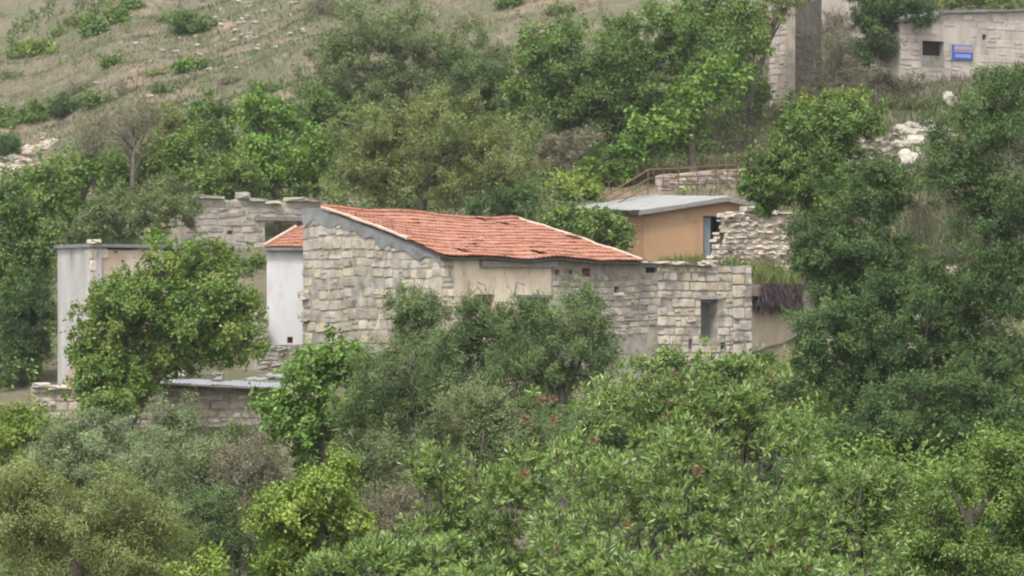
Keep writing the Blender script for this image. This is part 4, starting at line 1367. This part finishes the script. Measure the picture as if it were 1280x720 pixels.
tree('tree', 138, [(672, 80, 34, 42), (650, 120, 26, 36)], 'mid', 'yellowish green tree left of the largest rounded tree', group=GB)
tree('tree', 131, [(720, 190, 44, 28), (685, 205, 30, 26)], 'twiggy', 'greyish twiggy thicket under the largest rounded tree', 'bush', GB, dens=1.6)
tree('bush', 127, [(706, 240, 36, 28), (736, 240, 18, 16)], 'lime', 'yellow green bush behind the right part of the tiled roof', 'bush')
tree('bush', 117, [(640, 256, 38, 28), (610, 262, 28, 20)], 'dark', 'dark bush peeping over the middle of the tiled roof', 'bush')
tree('bush', 129, [(735, 222, 36, 20), (772, 203, 28, 20)], 'deep', 'green bush at the bottom of the rusty stair rail', 'bush')
tree('bush', 113.5, [(738, 290, 48, 34), (700, 280, 26, 22), (772, 300, 24, 26)], 'mid', 'round green bush between the tiled roof and the orange shed', 'bush', dens=1.1)
tree('bush', 117, [(305, 345, 36, 32), (280, 335, 30, 24), (300, 370, 40, 40), (322, 385, 22, 40)], 'deep', 'green bush between the leafy tree and the white house wing', 'bush')
tree('bush', 108, [(205, 318, 26, 20), (195, 312, 16, 14)], 'bright', 'bright bush showing beside the flat roofed house front', 'bush')
# upper right
tree('tree', 150, [(1090, 30, 38, 52), (1130, 15, 40, 30), (1075, 75, 22, 30)], 'dark', 'dark tree left of the upper house with the blue sign', group=GB)
tree('bare_shrub', 141, [(1046, 66, 24, 52), (1062, 98, 22, 28), (1032, 108, 16, 20)], 'bare', 'bare grey shrub in front of the pale upper building', 'shrub', base=1052, rad=.12, split=True, twigs=2200, nl=12, bark='bark_grey', dens=1.8)
tree('tree', 160, [(1180, 5, 50, 16), (1240, 4, 60, 14)], 'olive', 'olive toned tree showing over the upper house roof', group=GB)
tree('bush', 138, [(1060, 128, 34, 16), (1020, 138, 26, 12)], 'lime', 'yellow green bush on the bank beneath the bare shrub', 'bush')
tree('bush', 141, [(940, 120, 26, 34), (925, 160, 24, 20)], 'mid', 'leafy bush at the foot of the ruined tower', 'bush')
tree('tree', 139.5, [(972, 6, 30, 36), (950, 40, 18, 34), (1000, -6, 30, 22)], 'olive', 'thin olive toned crown drooping over the top of the ruined tower', 'tree', dens=.6, base=930)
tree('bush', 140.5, [(1008, 128, 22, 14), (985, 136, 18, 9)], 'olive', 'dull low bush at the base of the shaded tower side', 'bush')
tree('bush', 143, [(1095, 100, 28, 12), (1135, 102, 26, 10), (1120, 112, 30, 10)], 'twiggy', 'dry grey scrub on the bank before the upper house', 'bush', dens=1.8)
tree('tree', 98, [(1012, 190, 62, 54), (1055, 165, 52, 42), (980, 225, 46, 44), (1040, 240, 70, 46), (950, 240, 26, 30)], 'deep', 'rounded green tree to the right of the orange shed', dens=1.1)
tree('tree', 133, [(1250, 100, 44, 14), (1215, 150, 36, 24)], 'grey', 'grey green bush below the right end of the upper house', 'bush')
# the large dark trees on the right
tree('tree', 84, [(1070, 320, 66, 70), (1095, 330, 40, 46), (1025, 320, 42, 64), (1095, 250, 50, 48), (1060, 380, 60, 50), (1125, 235, 30, 34)], 'dark', 'tall dark tree with a curved limb right of the earth roofed room', base=1105, rad=.2, split=True, twigs=500, nl=10)
tree('tree', 80, [(1060, 430, 70, 56), (1020, 480, 36, 50), (1110, 410, 50, 54), (1075, 490, 60, 50)], 'dark', 'lower dark tree screening the hidden stone wall', base=1085, rad=.16, split=True)
tree('tree', 78, [(1235, 180, 74, 84), (1270, 110, 50, 30), (1250, 290, 66, 84), (1195, 225, 44, 48), (1175, 180, 26, 34), (1265, 390, 66, 84), (1240, 470, 60, 70), (1250, 340, 40, 50), (1245, 240, 50, 50)], 'dark', 'tallest dark tree at the right edge of the view', base=1235, rad=.15, split=True, twigs=500, dens=1.05, nl=8)
tree('tree', 79, [(1160, 395, 60, 48), (1120, 450, 34, 40), (1205, 430, 50, 56), (1150, 362, 60, 34), (1215, 370, 40, 44)], 'dark', 'dark tree in the gap between the two taller right trees', base=1150, rad=.15, split=True, dens=.8)
tree('bush', 74, [(1110, 535, 84, 62), (1195, 530, 76, 60), (1080, 575, 46, 34), (1150, 590, 60, 34), (1250, 540, 50, 44)], 'dark', 'broad dark bush at the foot of the right trees', 'bush', deep=.8)
tree('tree', 82, [(1170, 350, 40, 24)], 'mid', 'lighter sprays low between the dark right trees', 'tree')
# around the yard left
tree('leafy_tree', 92, [(215, 388, 86, 56), (150, 405, 64, 56), (265, 400, 66, 66), (215, 440, 84, 30), (240, 340, 60, 36), (125, 460, 44, 34), (295, 435, 40, 40), (150, 372, 40, 24), (140, 475, 54, 32), (205, 452, 56, 22), (165, 465, 54, 28), (128, 440, 46, 50), (150, 488, 58, 24)], 'rusty', 'large round leafy tree with reddish tips before the tall house', 'tree', base=150, rad=.12, split=True, dens=1.5, nl=10)
tree('tree', 82, [(226, 518, 30, 20), (205, 545, 40, 26)], 'silver', 'small silvery shrub before the flat metal roof shed', 'shrub', twigs=200)
tree('bush', 88, [(150, 508, 34, 20), (120, 512, 24, 14)], 'mid', 'small green bush hiding the trunk foot of the round leafy tree', 'bush')
tree('bush', 86, [(30, 540, 44, 36), (0, 570, 40, 44), (60, 560, 36, 30)], 'lime', 'yellow green bush at the left edge under the yard wall', 'bush')
tree('shrub', 76, [(90, 572, 52, 44), (140, 572, 50, 42), (60, 590, 44, 34), (120, 610, 70, 30)], 'silver', 'pale silvery shrub below the jagged wall stump', 'shrub', twigs=300)
tree('shrub', 72, [(190, 590, 56, 50), (240, 588, 50, 44)], 'silver', 'blue grey shrub left of the dull olive thicket', 'shrub', twigs=300)
tree('olive_tree', 69, [(255, 612, 64, 60), (300, 578, 44, 44), (270, 660, 70, 50), (200, 640, 60, 50), (300, 700, 70, 40)], 'grey', 'dull grey green olive in the middle of the left foreground', 'tree', None, twigs=900)
tree('shrub', 66, [(312, 592, 40, 48), (330, 620, 34, 50)], 'twiggy', 'brownish half bare shrub left of the yellow green bush', 'shrub', twigs=1500, dens=1.5)
tree('olive_tree', 50, [(95, 650, 90, 66), (175, 665, 62, 52), (30, 660, 60, 60), (120, 710, 110, 50), (15, 620, 40, 30)], 'olive', 'pale olive tree crown filling the lower left corner', 'tree', None, twigs=900, Lk=.85)
tree('bush', 47, [(262, 712, 26, 14), (240, 722, 24, 14)], 'lime', 'tiny lime green bush at the bottom left edge', 'bush')
tree('bush', 60, [(290, 670, 46, 60), (250, 640, 40, 40)], 'fine', 'dark fine leaved bush right of the lower left olive', 'bush', twigs=500)
# middle
tree('fig_tree', 74, [(400, 480, 46, 52), (372, 540, 46, 50), (430, 445, 36, 30), (350, 520, 34, 44), (440, 520, 40, 56), (410, 560, 60, 44), (455, 470, 26, 36)], 'bright', 'vivid green fig tree touching the end of the flat metal roof', 'tree', None, split=True, rad=.12)
tree('bush', 57, [(400, 630, 56, 50), (370, 670, 60, 46), (430, 600, 34, 30), (380, 720, 80, 40), (350, 640, 40, 40), (420, 670, 50, 50)], 'lime', 'yellow green bush below the vivid fig tree', 'bush')
tree('tree', 71, [(520, 430, 42, 60), (505, 390, 24, 30), (480, 480, 50, 50), (545, 500, 52, 60), (455, 530, 34, 40), (520, 560, 70, 50)], 'fine', 'dark fine leaved tree with pointed top before the gable wall', twigs=1100, split=True, rad=.14)
tree('tree', 69, [(600, 425, 40, 50), (590, 392, 22, 24), (620, 470, 50, 50), (560, 455, 36, 44), (645, 440, 36, 44)], 'fine', 'fine leaved tree in front of the cream plaster', twigs=800, rad=.12)
tree('tree', 67, [(700, 430, 62, 58), (735, 395, 36, 34), (670, 480, 62, 50), (750, 460, 36, 48), (650, 410, 30, 34), (690, 540, 80, 50), (600, 500, 40, 50)], 'fine', 'wide fine leaved tree in front of the dark rubble wall', twigs=1100, split=True, rad=.15)
tree('shrub', 62, [(590, 545, 62, 60), (540, 600, 60, 60), (640, 560, 52, 60), (470, 590, 46, 56)], 'grey', 'grey dry looking shrub under the fine leaved trees', 'shrub', twigs=2600, dens=.9)
tree('shrub', 59, [(480, 650, 56, 50), (520, 660, 46, 46)], 'twiggy', 'brownish withered shrub above the bottom edge', 'shrub', twigs=1600, dens=1.5)
tree('bush', 88, [(880, 470, 44, 24), (930, 470, 40, 26), (830, 455, 34, 24)], 'mid', 'green bush at the base of the ruin with the small window', 'bush')
tree('bush', 84, [(985, 480, 34, 30), (960, 520, 36, 34)], 'olive', 'low bush beneath the plastered room wall', 'bush')
tree('bush', 70, [(1000, 560, 46, 40), (950, 560, 40, 36), (1050, 600, 34, 30)], 'mid', 'low green bush on open ground left of the dark bush', 'bush')
tree('bush', 58, [(900, 560, 70, 50), (980, 620, 60, 50), (820, 560, 60, 50), (740, 560, 60, 60)], 'fine', 'shaded fine leaved thicket behind the front shrubs', 'bush', twigs=900)
tree('bush', 46, [(1210, 620, 70, 54), (1270, 600, 50, 50), (1170, 680, 70, 50), (1255, 690, 60, 60), (1200, 750, 110, 44)], 'mid', 'soft green bush in the lower right corner', 'bush', Lk=.8)
tree('bush', 50, [(1100, 690, 70, 50), (1040, 700, 60, 40)], 'mid', 'shadowed green bush along the bottom between the front shrubs', 'bush', Lk=.8)

# hillside shrubs
for px_, py_, rx_, rz_, sp_, lab in [
    (118, 36, 20, 15, 'bright', 'green shrub right on the crest of the left hillside'), (148, 20, 16, 13, 'bright', 'yellow green shrub next to the crest shrub'),
    (166, 6, 13, 10, 'deep', 'dark shrub touching the top edge of the view'), (237, 30, 27, 18, 'deep', 'largest dark green shrub on the bare hillside'),
    (207, 24, 10, 9, 'grey', 'small grey shrub left of the largest hillside shrub'), (236, 84, 19, 12, 'bright', 'isolated green shrub in the middle of the bare hillside'),
    (262, 80, 16, 9, 'grey', 'greyish low shrub right of the isolated green one'), (142, 76, 17, 9, 'mid', 'low spreading shrub in the middle left of the hillside'),
    (50, 62, 26, 12, 'lime', 'pale yellow green shrub below the hillside crest'), (73, 40, 10, 9, 'mid', 'little round shrub on the crest line'),
    (24, 66, 14, 11, 'deep', 'dark shrub at the low left end of the crest'), (95, 26, 16, 8, 'olive', 'dull shrub on the crest behind the green one'),
    (86, 134, 26, 16, 'dark', 'dark green shrub above the bare grey tree'), (50, 142, 22, 18, 'deep', 'rounded dark shrub above the rubble bank'),
    (12, 150, 20, 14, 'mid', 'mid green shrub near the left edge of the slope'), (8, 190, 22, 20, 'dark', 'dark shrub at the left edge beside the rubble'),
    (120, 128, 18, 12, 'deep', 'dark shrub left of the forked bare tree'), (12, 95, 12, 8, 'grey', 'grey tuft of shrub at the left edge of the hillside'),
    (210, 112, 22, 9, 'grey', 'low grey shrub on the lower bare hillside'), (160, 112, 18, 8, 'twiggy', 'brown dry shrub on the lower hillside'),
    (100, 110, 20, 8, 'twiggy', 'dry brushwood patch left on the lower hillside'), (640, 4, 26, 9, 'deep', 'dark shrub at the top centre edge'),
    (400, 12, 22, 14, 'twiggy', 'brownish shrub beside the huge grey green crown'), (330, 110, 26, 8, 'grey', 'low grey scrub above the yellow green tree'),
    (700, 12, 20, 8, 'grey', 'small grey scrub above the largest rounded tree'), (585, 28, 18, 12, 'twiggy', 'brown scrub between the two large crowns'),
    (198, 92, 14, 6, 'olive', 'dull low shrub left of the isolated one'), (290, 100, 20, 7, 'twiggy', 'dry scrub below the white stones')]:
    d = hill_D(px_, py_ + rz_ * .6, 120, 232)
    tree('hill_shrub', d, [(px_, py_, rx_, rz_), (px_ + rx_ * .4, py_ + rz_ * .3, rx_ * .6, rz_ * .6), (px_ - rx_ * .45, py_ + rz_ * .3, rx_ * .5, rz_ * .55)], sp_, lab, 'shrub', 'shrubs on the hillside', rad=.05, nl=3, Lk=.9, dens=.9)

print('leaves', TOTAL[0])


# undergrowth that covers the ground under and between the trees
def undergrowth(name, n, pxr, dr, h, mat, label, seed, per=60, L=.13, mask=None):
    g = np.random.default_rng(seed)
    D = dr[0] + (dr[1] - dr[0]) * g.random(n)
    px = pxr[0] + (pxr[1] - pxr[0]) * g.random(n)
    x = (px - 640) * D / FP
    if mask is not None:
        k = mask(px, D, g); D, px, x = D[k], px[k], x[k]
    n = len(D)
    z = terrain_z(x, D)
    r_ = (h[0] + (h[1] - h[0]) * g.random(n))
    C = np.stack([x, D, z + r_ * .5], 1)
    V, F, t = leaves_from(C, C - np.array([0, 0, 1.0]), r_, n * per, L, .5, .4, g, sub=5)
    o = link(name, mesh_np(name, V, F, {'tint': t}), None, LM[mat])
    tag(o, label, 'undergrowth', None, 'stuff')


def house_free(px, D, g):
    x = (px - 640) * D / FP
    # keep the clumps out of the houses' footprints
    rel = np.stack([x - A.x, D - A.y], 1)
    u_ = rel[:, 0] * uF.x + rel[:, 1] * uF.y; v_ = rel[:, 0] * uB.x + rel[:, 1] * uB.y
    inside = (u_ > -.8) & (u_ < 15.5) & (v_ > -.8) & (v_ < 8.9)
    inside |= (px > 325) & (px < 395) & (D > 104) & (D < 116)
    inside |= (px > 180) & (px < 400) & (D > 94) & (D < 103)
    inside |= (px > 30) & (px < 200) & (D > 94.5) & (D < 106)
    rel = np.stack([x - O0.x, D - O0.y], 1)
    u_ = rel[:, 0] * wF.x + rel[:, 1] * wF.y; v_ = rel[:, 0] * wS.x + rel[:, 1] * wS.y
    inside |= (u_ > -.8) & (u_ < 5) & (v_ > -.8) & (v_ < 8.6)
    inside |= (px > 885) & (px < 1020) & (D > 109) & (D < 118)
    return ~inside


undergrowth('undergrowth', 1100, (-60, 1340), (58, 99), (.6, 1.5), 'mid', 'mixed green undergrowth covering the valley side below the houses', 3, mask=lambda px, D, g: house_free(px, D, g) & ~((px < 420) & (D > 84)), per=110, L=.15)
undergrowth('undergrowth', 800, (-60, 700), (103, 150), (.6, 1.6), 'deep', 'dark low undergrowth between the trees behind the houses', 4, per=110, L=.17, mask=lambda px, D, g: house_free(px, D, g) & ~((px > 380) & (D < 114)) & ~((px > 200) & (D < 122)))
undergrowth('undergrowth', 300, (640, 960), (119, 146), (.4, 1.1), 'grey', 'grey green scrub on the bank under the largest trees', 14, per=90, L=.15, mask=lambda px, D, g: house_free(px, D, g) & ~((px > 740) & (D < 129)) & ~((px > 820) & (D < 134)))
undergrowth('undergrowth', 260, (780, 1290), (119, 149), (.15, .4), 'lime', 'yellow green weeds on the bank above the orange shed', 8, per=50, mask=lambda px, D, g: house_free(px, D, g) & ~((px < 930) & (D > 127) & (D < 132)))
undergrowth('hill_scrub', 900, (-30, 780), (148, 236), (.12, .42), 'grey', 'low grey green scrub dotted through the grass of the upper hillside', 10, per=22, L=.16, mask=lambda px, D, g: vnoise(px * .02, D * .07, 81) > .02)
undergrowth('hill_scrub', 800, (-30, 780), (146, 236), (.15, .5), 'twiggy', 'brownish dry brushwood in bands across the upper hillside', 15, per=40, L=.13, mask=lambda px, D, g: vnoise(px * .012 + D * .02, D * .12, 84) > .10)
undergrowth('hill_scrub', 260, (-30, 780), (148, 236), (.15, .5), 'mid', 'scattered greener scrub tufts on the upper hillside', 11, per=30, L=.16, mask=lambda px, D, g: vnoise(px * .02 + 7, D * .07, 82) > .05)
undergrowth('hill_scrub', 1900, (-60, 280), (250, 400), (.2, .9), 'grey', 'faded scrub on the distant slope beyond the crest', 12, per=26, L=.35, mask=lambda px, D, g: vnoise(px * .03 + 7, D * .05, 83) > -.05)
undergrowth('undergrowth', 500, (-60, 1340), (40, 60), (.6, 1.3), 'fine', 'shaded undergrowth on the valley floor behind the front shrubs', 13, per=110, L=.12)
undergrowth('undergrowth', 420, (930, 1340), (60, 100), (.2, .5), 'lime', 'light weeds on the open ground at right', 9, per=60)


# grass
def grass(name, n, pxr, dr, h, w, mat, label, seed, thr=-.6, green=.0, lean=.4):
    g = np.random.default_rng(seed)
    D = dr[0] + (dr[1] - dr[0]) * g.random(n)
    px = pxr[0] + (pxr[1] - pxr[0]) * g.random(n)
    x = (px - 640) * D / FP
    nz_ = vnoise(x * .35, D * .35, 31) + .5 * vnoise(x * 1.1, D * 1.1, 32)
    k = nz_ > thr
    k &= house_free(px, D, g)
    if seed == 2:
        k &= ~((px > 740) & (px < 938) & (D > 121.5) & (D < 129.5) & (g.random(n) < .8))
    x, D, nz_ = x[k], D[k], nz_[k]
    pts = np.stack([x, D, terrain_z(x, D) - .03], 1)
    big = vnoise(x * .09 + 5, D * .09, 33)
    tint = np.clip(.55 - green + big * 1.1 + g.normal(size=len(x)) * .16, 0, 1)
    o = blades(name, pts, h, w, lean, LM[mat], None, seed, tint=tint)
    tag(o, label, 'grass', None, 'stuff')


grass('grass', 70000, (-20, 760), (146, 240), (.10, .32), .035, 'grass', 'dry pale grass covering the upper hillside', 1)
grass('grass', 38000, (760, 1300), (117, 160), (.2, .6), .025, 'grass', 'tall dry grass on the bank below the upper house', 2, green=.12)
grass('grass', 16000, (905, 1320), (66, 118), (.2, .55), .02, 'green_grass', 'green grass on the ground right of the houses', 3, green=.0)
grass('grass', 5000, (820, 935), (121.5, 126.3), (.25, .55), .02, 'green_grass', 'bright green weeds under the rusty railing behind the shed roof', 7, green=.15)
grass('grass', 5000, (1130, 1235), (118, 127), (.2, .5), .03, 'grass', 'patch of dry tan grass in the gap between the dark right trees', 6, green=-.3)
grass('grass', 3500, (822, 892), (112.6, 117.6), (.3, .75), .02, 'green_grass', 'tall weeds in front of the orange shed wall', 4, green=-.05)
grass('grass', 9000, (-20, 240), (84, 99), (.2, .6), .02, 'green_grass', 'weeds in front of the yard wall at left', 5)


# =================================================================== foreground shrubs with large leaves
def rosette(g, n=12, L=.10, wr=.34, droop=.0, ups=.5):
    """a whorl of folded leaves round +Z, returned as arrays"""
    V, F = [], []
    for k in range(n):
        a = k * 2.4 + g.uniform(-.3, .3)
        el = (1 - k / n) * 1.15 + g.uniform(-.15, .15) + ups * .25 - droop
        d = np.array([math.cos(a) * math.cos(el), math.sin(a) * math.cos(el), math.sin(el)])
        s = np.array([-math.sin(a), math.cos(a), 0.0])
        nrm = np.cross(d, s)
        l = L * g.uniform(.7, 1.2); w = l * wr * g.uniform(.85, 1.15)
        o = d * .012
        b = len(V)
        fold = w * .22
        crv = l * g.uniform(.02, .14)
        V += [o, o + d * l * .35 + s * w * .45 - nrm * fold, o + d * l * .72 + s * w * .38 - nrm * (fold - crv * .5), o + d * l * 1.0 + nrm * crv,
              o + d * l * .72 - s * w * .38 - nrm * (fold - crv * .5), o + d * l * .35 - s * w * .45 - nrm * fold, o + d * l * .38, o + d * l * .74 + nrm * crv * .4]
        F += [(b, b + 1, b + 6), (b, b + 6, b + 5), (b + 1, b + 2, b + 7), (b + 1, b + 7, b + 6), (b + 5, b + 6, b + 7), (b + 5, b + 7, b + 4), (b + 2, b + 3, b + 7), (b + 7, b + 3, b + 4)]
    return np.array(V), np.array(F)


gf = np.random.default_rng(99)
ROS = [rosette(gf, n=int(gf.integers(4, 13)), L=.10 * gf.uniform(.75, 1.15), wr=gf.uniform(.26, .40), ups=gf.uniform(-.4, 1.2)) for _ in range(14)]
ROS_T = [np.repeat(np.clip(gf.normal(gf.uniform(.3, .72), .15, len(v) // 8), 0, 1), 8) for v, f in ROS]
ROS_ME = []
for (v, f), t in zip(ROS, ROS_T):
    me = mesh_np('leaf_cluster', v, f, {'tint': t}); me.materials.append(LM['fore']); ROS_ME.append(me)
BRN = [rosette(gf, n=26, L=.05, wr=.4, droop=.4) for _ in range(3)]
BRN_ME = []
for v, f in BRN:
    v = v * np.array([1, 1, 1.5])
    me = mesh_np('dry_flower', v, f, {'tint': np.repeat(np.clip(gf.normal(.5, .2, len(v) // 8), 0, 1), 8)}); me.materials.append(LM['brown']); BRN_ME.append(me)


def dir_matrix(pos, dirs, scale, spin):
    z = Vector(dirs).normalized()
    q = z.to_track_quat('Z', 'Y')
    return Matrix.Translation(Vector(pos)) @ q.to_matrix().to_4x4() @ Matrix.Rotation(spin, 4, 'Z') @ Matrix.Scale(scale, 4)


def leafy_shrub(name, D, blobs_px, label, nros, nparts, nbrown, base, seed, scale=.72, sprigs=(), extra_twigs=500, brown_at=()):
    g = np.random.default_rng(seed)
    s = D / FP
    blobs = []
    for b in blobs_px:
        px, py, rx, rz = b[:4]; dd = b[4] if len(b) > 4 else 0
        c = P(px, py, D + dd)
        c = np.array(c)
        rad = np.array([rx * s, rx * s * .8, rz * s])
        for _ in range(6):
            dv = unit(g.normal(size=3)); dv[2] = dv[2] * .9
            blobs.append((c + dv * rad * g.uniform(.3, .95), rad * g.uniform(.22, .46)))
    x = (base - 640) * s
    gz = tz(x, D)
    root = empty(name, (x, D, gz), label, 'shrub')
    # clumps
    C, B, R = [], [], []
    for (c, rad) in blobs:
        k = int(40 * rad[0] * rad[2] / .1) + 5
        d = unit(g.normal(size=(k, 3)))
        f = .5 + .5 * g.random(k) ** .6
        C.append(np.array(c) + d * np.array(rad) * f[:, None]); B.append(np.repeat([c], k, 0)); R.append(.10 + .12 * g.random(k))
    C = np.concatenate(C); B = np.concatenate(B); R = np.concatenate(R)
    idx = g.integers(len(C), size=nros)
    dirs = unit(g.normal(size=(nros, 3)) + np.array([0, -.15, .5]))
    pos = C[idx] + dirs * R[idx][:, None] * (.5 + .6 * g.random(nros))[:, None] * np.array([1.15, 1.15, 1])
    od = unit(pos - B[idx])
    dirs = unit(dirs * .8 + od * .6 + np.array([0, 0, .55]))
    for (px, py, dd) in sprigs:
        c = np.array(P(px, py, D + dd))
        for _ in range(5):
            pos = np.vstack([pos, c + g.normal(size=3) * .05]); dirs = np.vstack([dirs, unit(np.array([g.normal() * .3, -.3, 1.0]))])
    n = len(pos)
    sc = scale * (.55 + .75 * g.random(n))
    depth = pos[:, 1] - .6 * (pos[:, 2] - gz)
    order = np.argsort(depth)
    partset = set(order[:nparts].tolist())
    VV, FF_, TT = [], [], []
    off = 0
    kind = g.integers(14, size=n)
    ct = g.normal(size=n) * .16
    spin = g.random(n) * 6.28
    for i in range(n):
        m = dir_matrix(pos[i], dirs[i], sc[i], spin[i])
        if i in partset:
            place('leaf_cluster', ROS_ME[kind[i]], m, root)
        else:
            v, f = ROS[kind[i]]
            Rm = np.array(m.to_3x3()); tr = np.array(m.translation)
            VV.append(v @ Rm.T + tr); FF_.append(f + off); off += len(v); TT.append(np.clip(ROS_T[kind[i]] + ct[i], 0, 1))
    if VV:
        o = link('crown', mesh_np('crown', np.concatenate(VV), np.concatenate(FF_), {'tint': np.concatenate(TT)}), root, LM['fore'])
        o['kind'] = 'stuff'
    for k in range(nbrown):
        i = int(order[g.integers(min(n, nparts * 2 + 20))])
        place('dry_flower', BRN_ME[k % 3], dir_matrix(pos[i] + np.array([0, -.06, .05]), unit(np.array([g.normal() * .4, -.4, 1])), scale * g.uniform(.8, 1.4), k), root)
    for k, (px, py) in enumerate(brown_at):
        place('dry_flower', BRN_ME[k % 3], dir_matrix(np.array(P(px, py, D - .5)), unit(np.array([.3, -.4, 1])), scale * 1.4, k), root)
    # stems and twigs
    bp = np.array([x, D, gz])
    r = random.Random(seed)
    pick = sorted(g.choice(len(blobs), min(7, len(blobs)), replace=False).tolist())
    for (c, rad) in [blobs[q_] for q_ in pick]:
        lb = MB()
        cc = np.array(c)
        k0 = bp + (cc - bp) * .6 + np.array([r.uniform(-.3, .3), r.uniform(-.2, .2), -.35])
        lb.tube([tuple(bp), tuple(k0), tuple(cc - np.array([0, 0, rad[2] * .3])), tuple(cc + np.array([r.uniform(-.2, .2), 0, rad[2] * .3]))], [.035, .025, .016, .006], 7)
        for _ in range(7):
            t = C[r.randrange(len(C))]
            near = C[np.argsort(np.linalg.norm(C - cc, axis=1))[:max(4, len(C) // 3)]]
            t = near[r.randrange(len(near))]
            st = k0 + (cc - k0) * r.uniform(.1, 1)
            m1 = st * .5 + t * .5 + np.array([r.uniform(-.08, .08), r.uniform(-.08, .08), r.uniform(-.12, .06)])
            lb.tube([tuple(st), tuple(m1), tuple(t)], [.020, .014, .006], 5)
        lb.build('branch', M['bark'], root, True)
    # fine twigs carrying the rosettes
    k = g.choice(n, min(n, extra_twigs), replace=False)
    a = pos[k]; L_ = (.14 + .2 * g.random(len(k)))[:, None]
    e = a - dirs[k] * L_ + g.normal(size=(len(k), 3)) * .03
    sd = unit(np.cross(dirs[k], g.normal(size=(len(k), 3)))) * .005
    sd2 = unit(np.cross(dirs[k], sd)) * .005
    V = np.stack([e + sd, e - sd * .5 + sd2, e - sd * .5 - sd2, a], 1).reshape(-1, 3)
    i4 = np.arange(len(k))[:, None] * 4
    F = np.concatenate([i4 + np.array([[0, 1, 3]]), i4 + np.array([[1, 2, 3]]), i4 + np.array([[2, 0, 3]])])
    o = link('twigs', mesh_np('twigs', V, F), root, M['bark_grey'])
    o['kind'] = 'stuff'
    return root


leafy_shrub('leafy_shrub', 29, [(780, 660, 110, 70), (880, 640, 110, 74), (700, 700, 90, 50), (950, 700, 90, 60), (820, 590, 90, 46, .8), (1000, 660, 60, 50), (800, 760, 130, 60), (960, 770, 100, 60), (680, 770, 80, 50), (760, 600, 60, 40), (860, 570, 60, 30)],
            'broad glossy leaved shrub filling the bottom centre', 3700, 290, 5, 820, 11, brown_at=[(655, 595), (872, 590), (760, 700)])
leafy_shrub('leafy_shrub', 31, [(560, 640, 56, 50), (620, 650, 70, 50), (545, 600, 24, 36), (660, 610, 60, 40), (600, 700, 90, 40), (560, 740, 80, 40), (650, 740, 80, 40)],
            'glossy leaved shrub left of centre with a tall leafy shoot', 2300, 250, 4, 600, 12, sprigs=[(548, 572, 0), (552, 586, 0), (540, 590, 0), (560, 600, 0)])
leafy_shrub('leafy_shrub', 37, [(700, 575, 60, 44), (800, 545, 70, 46), (870, 540, 70, 42), (930, 545, 60, 42), (765, 515, 44, 34), (865, 500, 56, 30), (1000, 560, 40, 36), (820, 498, 44, 26), (940, 505, 44, 28)],
            'leafy shrub with brown flower heads before the ruined wall', 2000, 285, 6, 850, 13, scale=.85, sprigs=[(664, 490, 0), (662, 500, 0), (800, 452, 0), (845, 440, 0), (870, 448, 0), (905, 450, 0), (770, 462, 0), (735, 480, 0), (950, 452, 0), (985, 470, 0), (822, 460, 0), (1010, 520, 0), (880, 436, 0)], brown_at=[(676, 502), (690, 500), (655, 525), (692, 528), (742, 552)])
leafy_shrub('leafy_shrub', 33, [(1065, 610, 56, 40), (1020, 620, 40, 34), (1100, 620, 36, 38), (1060, 660, 70, 40), (1060, 720, 80, 50)],
            'rounded leafy shrub in front of the broad dark bush', 1700, 220, 3, 1060, 14, scale=.75)
leafy_shrub('leafy_shrub', 27, [(450, 712, 60, 28), (520, 700, 50, 30), (400, 722, 30, 16)],
            'leafy branch tips along the bottom edge left of centre', 900, 200, 1, 470, 15)
leafy_shrub('leafy_shrub', 25.5, [(620, 745, 90, 44), (740, 735, 90, 46), (860, 730, 90, 46), (980, 735, 90, 46), (1070, 740, 60, 44), (540, 755, 60, 36)],
            'lowest row of leafy tips along the bottom edge right of centre', 2400, 250, 1, 800, 16)
print('triangles of leaves about', TOTAL[0] * 2)


# =================================================================== air
def haze(x0, x1, y0, y1, z0, z1, dens):
    mb = MB()
    mb.hexa([(x0, y0, z0), (x1, y0, z0), (x1, y1, z0), (x0, y1, z0), (x0, y0, z1), (x1, y0, z1), (x1, y1, z1), (x0, y1, z1)])
    m, nt, out = new_mat('haze')
    v = nt.nodes.new("ShaderNodeVolumePrincipled")
    v.inputs["Color"].default_value = (.93, .96, 1, 1)
    v.inputs["Density"].default_value = dens
    v.inputs["Anisotropy"].default_value = 0.0
    nt.links.new(v.outputs[0], out.inputs["Volume"])
    o = mb.build('haze', m)
    tag(o, 'thin pale haze hanging over the whole valley', None, None, 'stuff')


haze(-700, 700, -60, 1700, -15, 260, .00017)
